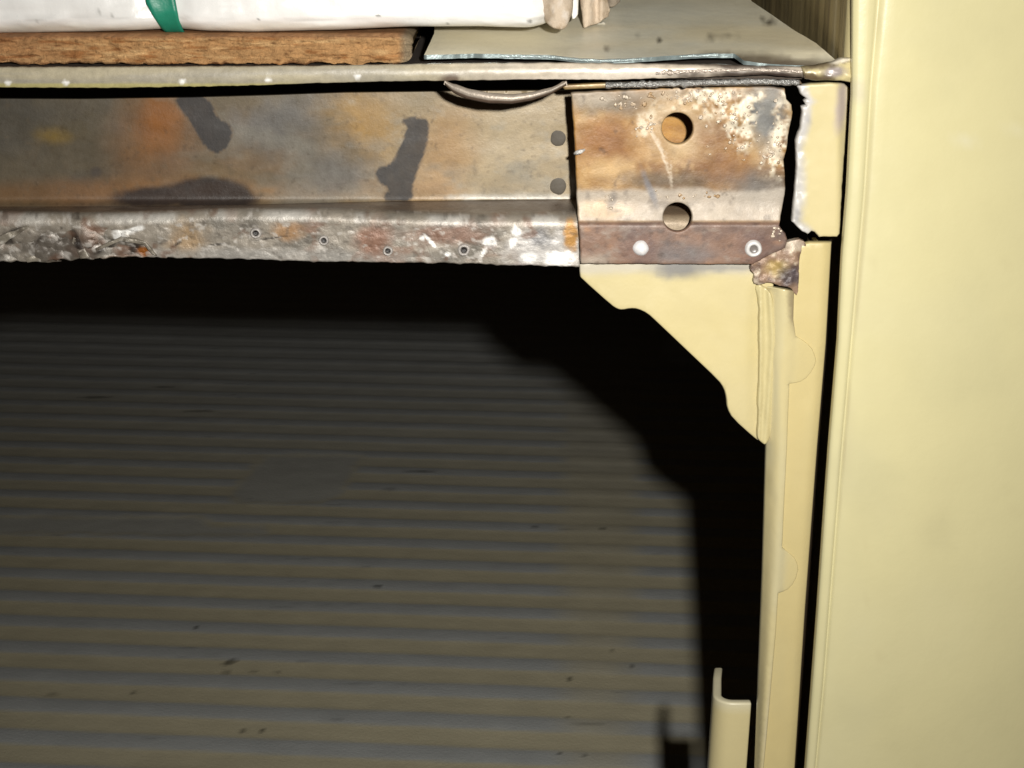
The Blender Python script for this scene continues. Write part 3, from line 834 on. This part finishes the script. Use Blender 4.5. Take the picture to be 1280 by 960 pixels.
# ------------------------------------------------------------------ corner post with gusset
post = thing('corner_post', 'cream painted corner post with triangular gusset beneath the scorched plate', 'frame post', tuple(at_y(np.array([985]), np.array([1600]), np.array([.002]))[0]))
def p_gus(x, y):
    n = len(x)
    c = np.tile(CREAM, (n, 1))
    c = mix(c, [.55, .465, .225], sst(-.1, .5, fbm(x, y, 110, s=3)) * .5)
    c = mix(c, S(206, 200, 186), (1 - sst(334, 350, y + 5 * fbm(x, y, 26, 8, s=5))) * .8)
    c = mix(c, S(128, 128, 130), blob(x, y, 850, 336, 34, 11, 0, .7, .5, 16) * .85)
    c = mix(c, S(150, 148, 144), blob(x, y, 910, 334, 44, 5, 0, .7, .6, 12) * .8)
    return c, const(n, .36, 0, .7)
def gus_y(x, y):
    return -.0010 + .0007 * fbm(x, y, 120, s=41) + .0012 * sst(930, 952, x) * sst(350, 380, y)
gus = smooth_poly([(724, 322), (724.5, 345), (727, 349), (764, 382), (772, 387), (778, 388), (788, 386), (797, 386.5), (809, 392), (820, 402), (860, 440), (898, 476), (905, 486), (908, 497), (909, 511), (916, 524), (944, 549), (951, 553), (962, 557), (966, 480), (968, 340), (966, 322), (850, 322)], 1)
sheet('gusset', gus, M_cream, post, sp=5, Y=gus_y, thick=.0024, roll=2.2, rolld=.0009, paint=p_gus)

# rounded front of the post with the pressed lobes that lap onto its flange
pl = [(944, 356), (958, 362), (956, 440), (955, 520), (957.5, 556), (953, 720), (948, 850), (944, 960), (925, 1640)]
pr = [(936, 1640), (955, 960), (959, 918), (970, 793), (973, 742), (979, 740), (985, 737), (991, 731), (995, 724), (998, 713), (997, 705), (993, 697), (986, 691), (978, 685), (981, 620), (984, 560), (987, 480), (995, 479), (1002, 477), (1008, 473), (1014, 466), (1018, 459), (1020.5, 452), (1019, 445), (1016, 437), (1010, 430), (1003, 425), (995, 420), (992, 400), (993, 364)]
post_face = pl + pr
def p_post(x, y):
    n = len(x)
    c = np.tile(CREAM * np.array([1.0, 1.0, 1.0]), (n, 1))
    c = mix(c, [.50, .46, .30], sst(-.1, .5, fbm(x, y, 30, 160, s=3)) * .6)
    c = mix(c, S(206, 198, 180), blob(x, y, 968, 900, 9, 60, 5, .7, .3, 20) * .6)  # pale streak painted as the highlight down the rounded post
    c = mix(c, S(86, 64, 60), blob(x, y, 992, 376, 6, 34, 0, .6, .4, 12) * .6)
    c = mix(c, S(110, 96, 58), sst(.5, .75, fbm(x, y, 8, 40, s=17)) * .2)
    lb = sst(1.0, 1.5, (x - np.interp(y, [356, 362, 440, 556, 720, 850, 960, 1640], [946, 958, 956, 957, 953, 948, 944, 925])) / np.maximum(np.interp(y, [364, 560, 685, 793, 918, 960, 1640], [989, 984, 978, 970, 959, 955, 936]) - np.interp(y, [356, 362, 440, 556, 720, 850, 960, 1640], [946, 958, 956, 957, 953, 948, 944, 925]), 4))
    c = mix(c, [.525, .44, .22], lb * .8)
    return c, const(n, .20, 0, .8)
def post_y(x, y):
    l = np.interp(y, [356, 362, 440, 556, 720, 850, 960, 1640], [946, 958, 956, 957, 953, 948, 944, 925])
    g = np.interp(y, [364, 560, 685, 793, 918, 960, 1640], [989, 984, 978, 970, 959, 955, 936])
    q = np.clip((x - l) / np.maximum(g - l, 4), 0, 1.0)
    r = -.0042 * np.sin(np.clip(q, 0, 1) * math.pi * .62) + .0004 * fbm(x, y, 20, 60, s=23)
    lobe = sst(1.0, 1.25, (x - l) / np.maximum(g - l, 4))
    r = np.where(lobe > 0, r * (1 - lobe) + (-.0033) * lobe, r)
    return .0005 + r
sheet('post_front', post_face, M_cream, post, sp=4, Y=post_y, thick=.0018, roll=1.6, rolld=.0004, paint=p_post)
def p_flange(x, y):
    n = len(x)
    c = np.tile(np.array([.53, .44, .215]), (n, 1)); c = mix(c, [.50, .425, .22], sst(-.1, .5, fbm(x, y, 40, 120, s=13)) * .6)
    c = mix(c, [.42, .36, .19], sst(700, 960, y) * .0)
    return c, const(n, .36, 0, .7)
def flange_y(x, y):
    rr = np.interp(y, [303, 320, 429, 560, 760, 960, 1640], [1040, 1039, 1033, 1022, 1007, 994, 947])
    return -.0024 + .0003 * fbm(x, y, 40, 90, s=5) + .0010 * sst(10, 0, rr - x)
sheet('post_flange', [(1001, 306), (1012, 303), (1040, 303), (1039, 320), (1033, 429), (1022, 560), (1007, 760), (994, 960), (947, 1640), (928, 1640), (950, 960), (966, 793), (974, 685), (980, 560), (985, 440), (990, 360), (997, 330)], M_cream, post, sp=5, Y=flange_y, thick=.0018, roll=2.2, rolld=.0009, paint=p_flange)
# the post's hidden sides run back
for nm, xs_, ysx in (('post_return', [1030, 1026, 1014, 999, 986, 939], [318, 429, 560, 760, 960, 1640]), ('post_return', [984, 982, 981, 976, 966, 940], [362, 440, 556, 720, 960, 1640])):
    yv = np.linspace(ysx[0], 1640, 60); xv = np.interp(yv, ysx, xs_)
    A = at_y(xv, yv, np.full(60, .0018)); B = A + np.array([0, .020, 0]); C2 = A + np.array([.0012, .020, 0]); D2 = A + np.array([.0012, 0, 0])
    V = np.stack([A, B, C2, D2], 0).reshape(-1, 3)
    grid(nm, V, 4, 60, M_cream, post, np.tile(CREAM * .9, (len(V), 1)), const(len(V), .4, 0, 1), closeu=True)

# added dark plate behind the slit, stops flash light leaking to the floor
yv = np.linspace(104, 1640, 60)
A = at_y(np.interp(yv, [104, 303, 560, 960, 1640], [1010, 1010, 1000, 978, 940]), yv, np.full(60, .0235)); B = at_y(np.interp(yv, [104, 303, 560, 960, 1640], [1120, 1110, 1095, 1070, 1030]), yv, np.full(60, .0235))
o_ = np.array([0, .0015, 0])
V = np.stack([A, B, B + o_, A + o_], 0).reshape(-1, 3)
grid('slit_light_block', V, 4, 60, M_gap, post, closeu=True)

# seam of filler beside the gusset
def p_seam(x, y):
    n = len(x); c = np.tile(np.array([.52, .45, .24]), (n, 1)); c = mix(c, [.36, .30, .15], sst(.2, .7, fbm(x, y, 8, 60, s=3)) * .5)
    return c, const(n, .33, 0, 1)
def seam_y(x, y):
    return -.0014 - .0010 * np.exp(-((x - np.interp(y, [360, 420, 500, 556], [962, 966, 961, 956])) / 4) ** 2) - .0007 * np.exp(-((x - np.interp(y, [360, 420, 500, 556], [951, 951, 950, 948])) / 3) ** 2) + .0003 * fbm(x, y, 9, 26, s=9)
sheet('seam', smooth_poly([(942, 354), (956, 358), (968, 372), (972, 420), (970, 490), (966, 540), (958, 558), (950, 553), (945, 545), (948, 520), (946, 500), (949, 470), (948, 420), (949, 380)], 2), M_cream, post, sp=2.5, Y=seam_y, thick=.0015, roll=2, rolld=.0008, paint=p_seam, rough=.9)

# torn, melted metal at the foot of the crack
def p_torn(x, y):
    n = len(x); c = np.tile(S(158, 130, 108), (n, 1)); c = mix(c, S(96, 76, 68), sst(.0, .4, fbm(x, y, 14, s=3)) * .8)
    c = mix(c, S(206, 190, 168), sst(.15, .5, fbm(x, y, 11, s=6)) * .9); c = mix(c, S(190, 164, 100), blob(x, y, 972, 336, 14, 10, 0, .6, .6, 10) * .8)
    c = mix(c, S(62, 56, 66), blob(x, y, 988, 345, 14, 12, 0, .6, .5, 10) * .85)
    c = mix(c, S(216, 202, 182), blob(x, y, 990, 305, 12, 7, 0, .6, .5, 8) * .7)
    return c, const(n, .42, .12, 1.4)
def torn_y(x, y): return -.0030 + .0008 * fbm(x, y, 24, s=50) + .0004 * fbm(x, y, 7, s=51)
sheet('torn_metal', smooth_poly([(940, 329), (955, 322), (972, 312), (984, 302), (996, 299), (1008, 303), (1004, 314), (998, 326), (999, 350), (997, 372), (992, 364), (984, 358), (972, 357), (962, 352), (950, 357), (940, 354), (944, 345), (936, 338)], 1), M_bare, post, sp=2.2, Y=torn_y, thick=.0022, roll=.9, rolld=.0003, paint=p_torn, rough=2.2)

# ------------------------------------------------------------------ torn piece beyond the crack
tp = thing('torn_post_top', 'cream scrap of post top with torn left edge right of the jagged crack', 'metal scrap', tuple(at_y(np.array([1025]), np.array([296]), np.array([-.003]))[0]))
def p_tp(x, y):
    n = len(x); c = np.tile(CREAM * 1.02, (n, 1))
    e = np.interp(y, [106, 117, 127, 133, 157, 177, 250, 276, 297], [996, 1001, 1009, 1003, 1001, 995, 994, 991, 1010])
    d = x - e
    w = 1 - sst(5, 19, d + 7 * fbm(x, y, 20, 34, s=4)); c = mix(c, S(206, 204, 204), w * .9)
    c = mix(c, S(150, 150, 158), (1 - sst(3, 16, d + 6 * fbm(x, y, 14, s=8))) * sst(0, .4, fbm(x, y, 20, 30, s=10)) * .6)
    c = mix(c, S(178, 164, 178), blob(x, y, 1052, 130, 7, 30, 8, .6, .4, 14) * .6)
    s = const(n, .36, 0, .35); s[:, 2] += w * .6
    return c, s
def tp_y(x, y): return -.0052 + .0002 * fbm(x, y, 60, s=3) + .0006 * (1 - sst(996, 1014, x)) * fbm(x, y, 10, s=5) + .002 * sst(1046, 1060, x)
sheet('face', [(996, 107), (1012, 104.5), (1040, 103.5), (1056, 105), (1064, 111), (1061.5, 128), (1058, 170), (1054.5, 215), (1052, 260), (1050, 293), (1047, 297), (1024, 296.5), (1019, 290), (1015, 289), (1010, 294), (1003, 290), (998, 285), (990, 277), (992.5, 250), (995, 227), (996, 203), (995, 177), (1001, 157), (1003, 140), (1002, 133), (1008, 131), (1005, 126), (1009, 123), (1003, 120), (1000, 117), (999, 112)],
      M_cream, tp, sp=3, Y=tp_y, thick=.0022, roll=2.2, rolld=.0010, paint=p_tp, rough=1.0)

# ------------------------------------------------------------------ panel on the right
door = thing('door_panel', 'large smooth cream body panel with beaded edge filling the right side', 'body panel', tuple(at_y(np.array([1200]), np.array([1640]), np.array([-.018]))[0]))
ed_y = [-300, 0, 119, 240, 320, 429, 560, 643, 760, 960, 1640]; ed_x = [1073, 1066, 1065.5, 1059.5, 1053, 1048, 1037, 1031, 1023, 1008, 954]
be_y = [-300, 0, 106, 240, 560, 852, 960, 1640]; be_x = [1118, 1098, 1089, 1081, 1053, 1030, 1020, 966]
yv = np.concatenate([np.arange(-300, 1000, 14.0), np.arange(1000, 1650, 60.0)])
cols_n = 0; rows = []
prof = [(.5, .0040), (.25, .0046), (.06, .0040), (.0, .0024), (.02, .0010), (.06, .0003), (.3, 0), (.6, -.0002), (.80, -.0001), (.92, .0003), (1.0, .0007), (1.08, .0004), (1.2, -.0001), (1.4, -.0003)]
V = []; XX = []; YY = []
ext = np.concatenate([np.linspace(12, 60, 8), np.linspace(75, 520, 36)])
for yp in yv:
    e = np.interp(yp, ed_y, ed_x); b = np.interp(yp, be_y, be_x)
    for (q, dy) in prof:
        xp = e + (b - e) * q
        V.append(at_y(np.array([e + (b - e) * max(q, 0.0)]), np.array([yp]), np.array([-.016]))[0] + np.array([0, dy, 0])); XX.append(xp); YY.append(yp)
    for k in ext:
        xp = b + (b - e) * .4 + k
        yo = -.0163 + .000010 * k + .00000010 * k * k + .0005 * float(fbm(np.array([xp]), np.array([yp]), 260, s=3)[0])
        V.append(at_y(np.array([xp]), np.array([yp]), np.array([yo]))[0]); XX.append(xp); YY.append(yp)
V = np.array(V); x = np.array(XX); y = np.array(YY); nvp = len(prof) + len(ext)
c = np.tile(np.array([.56, .512, .290]), (len(V), 1))
c = mix(c, [.57, .527, .32], sst(-.2, .5, fbm(x, y, 200, s=3)) * .5)
c = mix(c, [.49, .455, .265], sst(.0, .6, fbm(x, y, 120, s=8)) * .35)
c = mix(c, [.60, .575, .44], blob(x, y, 1225, 172, 46, 2.5, -12, .8, .3, 20) * .4)
c = mix(c, [.46, .42, .24], blob(x, y, 1170, 665, 22, 18, 0, .9, .5, 20) * .35)
c = mix(c, [.40, .34, .19], sst(.62, .8, fbm(x, y, 10, s=71, o=2)) * .10)
c = mix(c, [.42, .37, .22], np.exp(-((x - np.interp(y, be_y, be_x) - 3) / 3.5) ** 2) * sst(-.3, .4, fbm(x, y, 20, 90, s=73)) * .55)
c = mix(c, [.46, .42, .30], blob(x, y, 1072, 112, 9, 14, 0, .6, .4, 8) * .6)
o = grid('panel', V, len(yv), nvp, M_cream, door, c, const(len(V), .33, 0, .55), flip=False)
md = o.modifiers.new('thickness', 'SOLIDIFY'); md.thickness = .0012; md.offset = -1

# ------------------------------------------------------------------ angle bracket inside
br = thing('angle_bracket', 'upright cream angle bracket standing inside at bottom right beside the post', 'bracket', tuple(at_z(np.array([915]), np.array([1130]), np.array([FZ]))[0]))
BY = .010
topz = at_y(np.array([920]), np.array([879]), np.array([BY]))[0][2]
xl = at_y(np.array([893]), np.array([900]), np.array([BY]))[0][0]; xr = at_y(np.array([938.5]), np.array([900]), np.array([BY]))[0][0]
sec = [(xr, BY)]
rad = .0056
for k in range(9):
    th = R(90) * k / 8
    sec.append((xl + rad - rad * math.sin(th), BY + rad - rad * math.cos(th)))
sec += [(xl + .0012, BY + .016), (xl + .0024, BY + .023)]
zs_ = np.concatenate([[topz, topz - .0006], np.linspace(topz - .004, FZ + .004, 30)])
t = .0026
V = []
inner = [(xr, BY + t)] + [(xl + rad - (rad - t) * math.sin(R(90) * k / 8), BY + rad - (rad - t) * math.cos(R(90) * k / 8)) for k in range(9)] + [(xl + .0012 + t, BY + .016), (xl + .0024 + t, BY + .023)]
loop = sec + inner[::-1]
nl = len(loop)
for z in zs_:
    lean = (topz - z) * -.022
    for (a, b) in loop: V.append((a + lean, b, z + (.0 if z < topz else 0)))
V = np.array(V); Fc = []
for i in range(len(zs_) - 1):
    for k in range(nl):
        a = i * nl + k; b = i * nl + (k + 1) % nl
        Fc.append((a, b, b + nl, a + nl))
ns = len(sec)
for k in range(ns - 1): Fc.append((k, nl - 1 - k, nl - 2 - k, k + 1))
c = np.tile(CREAM * 1.05, (len(V), 1)); c = mix(c, [.60, .55, .38], sst(topz - .003, topz, V[:, 2]))
me = mesh_from('angle', V, Fc, c, const(len(V), .35, 0, .8))
bm = bmesh.new(); bm.from_mesh(me); bmesh.ops.recalc_face_normals(bm, faces=bm.faces); bm.to_mesh(me); bm.free()
o = link('angle', me, M_cream, br)
md = o.modifiers.new('edge', 'BEVEL'); md.width = .0006; md.segments = 2; md.limit_method = 'ANGLE'; md.angle_limit = R(50)

# ------------------------------------------------------------------ fibreboard strip
def build_board():
    x1 = 515; x0 = -290
    us = np.linspace(x0, x1, 450); nvp = 34
    V = []; C = []; 
    xx = []; jj = []
    for u in us:
        endr = max(0, 1 - (x1 - u) / 16) if u > x1 - 16 else 0
        sh = math.sqrt(max(0, 1 - endr ** 2))
        mid = 62.5; half = (17.0) * (.35 + .65 * sh)
        for j in range(nvp):
            if j < 5: py = mid - half; Yv = .045 - (j / 5) * .047
            elif j < 29:
                q = (j - 5) / 23; py = mid - half + 2 * half * q
                Yv = -.002 + .0015 * endr * 2
            else: py = mid + half; Yv = -.002 + (j - 28) / 5 * .047
            xx.append(u); jj.append((j, py))
            # build on the board's own front plane, then move back
            p = at_y(np.array([u]), np.array([py]), np.array([-.002]))[0]
            p[1] = Yv
            V.append(p)
    V = np.array(V); x = np.array(xx); j = np.array([a for a, _ in jj]); y = np.array([b for _, b in jj])
    fr = ((j >= 5) & (j <= 28)).astype(float)
    rel = fbm(x, y, 34, 6, s=3) * .0011 + fbm(x, y, 9, 2.6, s=5) * .0008
    V[:, 1] += fr * rel
    bot = (j >= 26) & (j <= 29)
    V[:, 2] += np.where(bot, .0007 * fbm(x, y * 0, 14, s=9), 0)
    c = np.tile(S(194, 150, 102), (len(V), 1))
    c = mix(c, S(222, 182, 130), sst(.05, .45, fbm(x, y, 40, 4, s=11)) * .9)
    c = mix(c, S(158, 104, 58), sst(.15, .5, fbm(x, y, 30, 4, s=14)) * .8)
    c = mix(c, S(96, 56, 28), sst(.4, .7, fbm(x, y, 18, 3, s=17)) * .8)
    c = mix(c, S(168, 120, 84), (1 - sst(46, 50, y)) * .7)
    c = mix(c, S(160, 110, 74), sst(140, 0, x) * .4)
    c = mix(c, S(70, 38, 22), sst(.10, .4, fbm(x, x * 0, 26, s=19) + .5 - np.abs(y - 79) / 3) * .7)
    c = mix(c, S(150, 140, 118), sst(496, 508, x) * .8)
    me_ = grid('fibreboard_strip', V, len(us), nvp, M_board, None, c, const(len(V), .85, 0, 1.2))
    # close right end
    return me_
o = build_board()
bm = bmesh.new(); bm.from_mesh(o.data)
bmesh.ops.holes_fill(bm, edges=[e for e in bm.edges if e.is_boundary], sides=0)
bmesh.ops.recalc_face_normals(bm, faces=bm.faces)
bm.to_mesh(o.data); bm.free()
tag(o, 'broken brown fibreboard strip lying under the white package', 'board')

# ------------------------------------------------------------------ white wrapped package
YF = .004
pk_z = at_y(np.array([300]), np.array([45.3]), np.array([-.002]))[0][2]
pk = thing('wrapped_package', 'white plastic wrapped package with green strap and torn paper end', 'package', (-.1, .08, pk_z))
XA = at_y(np.array([-270]), np.array([40]), np.array([.0125]))[0][0]; XB = at_y(np.array([712]), np.array([40]), np.array([.0125]))[0][0]
def pk_section(xm, th, grow=0.0):
    """section of the package at place xm along it; th runs round it"""
    pxl = 640 + F * xm / .455
    end = np.clip((xm - (XB - .012)) / .012, 0, 1)
    pin = math.exp(-((pxl - 232) / 26) ** 2)
    hy, hz = .080, .030
    rr = .0046 + .0022 * pin + .010 * end ** 2
    # rounded rectangle round the section, th = angle of the outward normal
    ct, st_ = math.cos(th), math.sin(th)
    sgy = 1 if ct > 0 else -1; sgz = 1 if st_ > 0 else -1
    a = sgy * (hy - rr) * min(1, abs(ct) * 6) if abs(ct) < 1 / 6 else sgy * (hy - rr)
    b = sgz * (hz - rr) * min(1, abs(st_) * 6) if abs(st_) < 1 / 6 else sgz * (hz - rr)
    sq = 1 - .25 * (1 - math.sqrt(max(0, 1 - end ** 2)))
    yb = YF + hy + a * sq + ct * rr + (.0012 * pin + .004 * end ** 2 if ct < 0 else 0)
    bz = np.interp(pxl, [-90, 0, 130, 200, 240, 330, 440, 520, 600, 690], [43, 43, 41, 39, 39, 41, 38.5, 35, 34.5, 36])
    lift = (41.5 - bz) / F * .455
    zb = pk_z + hz + b * sq + st_ * rr + (lift if st_ < 0 else 0)
    return yb, zb
nu, nv = 320, 72
V = []; XX = []; TT = []
us = np.linspace(XA, XB, nu)
ths = np.concatenate([np.linspace(math.pi - .166, math.pi + .166, 40), np.linspace(math.pi + .22, 1.5 * math.pi - .2, 10), np.linspace(1.5 * math.pi - .15, 1.5 * math.pi + .15, 6), np.linspace(1.5 * math.pi + .3, 2.5 * math.pi - .3, 12), np.linspace(2.5 * math.pi - .15, 2.5 * math.pi + .15, 6), np.linspace(2.5 * math.pi + .2, 3 * math.pi - .22, 10)])
nv = len(ths)
ths = ths + .22 * np.sin(4 * ths) * -1 * .0
for u in us:
    for t_ in ths:
        yb, zb = pk_section(u, t_)
        V.append((u, yb, zb)); XX.append(u); TT.append(t_)
V = np.array(V); x = V[:, 0]; z = V[:, 2]
crk = fbm(x, z, .030, .012, s=3) * .0018 + .0006 * fbm(x, z, .018, .0025, s=29) + fbm(x, z, .008, .006, s=5) * .00035
endw = sst(XB - .03, XB, x)
V[:, 1] += (crk * (1 + 2 * endw)) * (V[:, 1] < .05)
pxl = 640 + F * x / .455
c = np.tile(np.array([.76, .755, .74]), (len(V), 1))
c = mix(c, [.58, .58, .57], sst(.0, .5, fbm(x, z, .05, .02, s=8)) * .35)
c = mix(c, [.52, .48, .37], (1 - sst(pk_z + .0012, pk_z + .0034, z + .0008 * fbm(x, z, .02, s=2))) * .55)  # shading along the lower front painted into the wrap
c = mix(c, [.36, .35, .33], sst(.30, .5, fbm(x, z, .030, .0016, s=28)) * (1 - sst(pk_z + .002, pk_z + .006, z)) * .6)  # shaded creases near the bottom, drawn in colour only
for (cx, cy, r) in ((134, 13, 2.6), (150, 15, 1.5), (476, 15, 2), (662, 22, 2.5), (58, 22, 1.2), (330, 20, 1.2), (560, 26, 1.4)):
    p = at_y(np.array([cx]), np.array([cy]), np.array([.0125]))[0]
    c = mix(c, [.16, .16, .15], blob(x, z, p[0], p[2], r * .455 / F * 1.2, r * .455 / F, 0, .5) * (V[:, 1] < .03) * .8)
Fc = []
for i in range(nu - 1):
    for k in range(nv):
        Fc.append((i * nv + k, i * nv + (k + 1) % nv, (i + 1) * nv + (k + 1) % nv, (i + 1) * nv + k))
Fc.append(tuple(range(nv))[::-1]); Fc.append(tuple((nu - 1) * nv + k for k in range(nv)))
me = mesh_from('wrap', V, Fc, c, const(len(V), .30, 0, 1))
bm = bmesh.new(); bm.from_mesh(me); bmesh.ops.recalc_face_normals(bm, faces=bm.faces); bm.to_mesh(me); bm.free()
link('wrap', me, M_film, pk)
# strap
V = []
nw = 8
for k, t_ in enumerate(ths):
    for w in range(nw):
        q = w / (nw - 1)
        _, z0 = pk_section(-.088, t_)
        pxw = np.interp((z0 - pk_z), [0, .009, .06], [224, 206, 190]) + q * np.interp((z0 - pk_z), [0, .009, .06], [21, 34, 35])
        u = (pxw - 640) / F * .455
        yb, zb = pk_section(u, t_)
        V.append((u, yb + math.cos(t_) * .0011, zb + math.sin(t_) * .0011))
V = np.array(V)
o = grid('strap', V, nv, nw, M_strap, pk, closeu=True)
md = o.modifiers.new('thickness', 'SOLIDIFY'); md.thickness = .0006; md.offset = 0
# crumpled paper at the right end
def p_card(x, y):
    n = len(x); c = np.tile(S(214, 196, 174), (n, 1)); c = mix(c, S(176, 154, 126), sst(0, .5, fbm(x, y, 14, 18, s=3)) * .7)
    c = mix(c, S(232, 222, 210), sst(.1, .5, fbm(x + 60, y, 8, 20, s=6)) * .7); return c, const(n, .7, 0, 1)
def bulge(cx, hw, y0, amp):
    def f(x, y): return y0 - amp * np.sqrt(np.clip(1 - ((x - cx) / hw) ** 2, 0, 1)) + .0012 * fbm(x, y, 14, 24, s=int(cx))
    return f
sheet('torn_paper', smooth_poly([(678, -60), (676, 5), (679, 20), (684, 31), (692, 37), (701, 38.5), (708, 36), (713, 26), (717, 10), (719, -60)], 2), M_card, pk, sp=3, Y=bulge(698, 26, .010, .0075), thick=.004, roll=3, rolld=.002, paint=p_card, rough=.8)
sheet('torn_paper', smooth_poly([(712, -60), (716, 4), (714, 24), (719, 24), (724, 16), (722, -60)], 1), M_film, pk, sp=3, Y=bulge(718, 8, .022, .003), thick=.002, roll=1.5, paint=lambda x, y: (np.tile([.78, .77, .74], (len(x), 1)), const(len(x), .4, 0, 1)))
def fold2(x, y): return .030 - .0040 * np.clip(1 - ((x - 734) / 12) ** 2, 0, 1) - .0028 * np.clip(1 - np.abs(x - 752) / 9, 0, 1) + .0009 * fbm(x, y, 13, 16, s=77)
sheet('torn_paper', [(720, -60), (725, 4), (727.5, 20), (729, 34), (731, 35), (738, 32), (746, 30.5), (749, 29), (755, 24), (761, 21), (763, 12), (760, 2), (756, -60)], M_card, pk, sp=2.5, Y=fold2, thick=.0022, roll=1.5, paint=p_card, rough=.9)
sheet('torn_paper', [(746, 28), (751, 29), (754, 27), (757, 29), (755, 34), (757, 41), (759, 48), (754, 44), (750, 40), (746, 37)], M_card, pk, sp=2, Y=lambda x, y: .033 + .002 * fbm(x, y, 8, s=8), thick=.0012, roll=1.0, paint=lambda x, y: (np.tile(S(186, 180, 166), (len(x), 1)), const(len(x), .7, 0, 1)), rough=1.0)
sheet('torn_paper', smooth_poly([(752, -60), (757, 2), (762, 10), (770, 8), (777, 1), (784, -60)], 1), M_card, pk, sp=3, Y=bulge(766, 18, .060, .01), thick=.002, roll=1.5, paint=lambda x, y: (np.tile(S(150, 138, 122), (len(x), 1)), const(len(x), .7, 0, 1)), rough=.8)
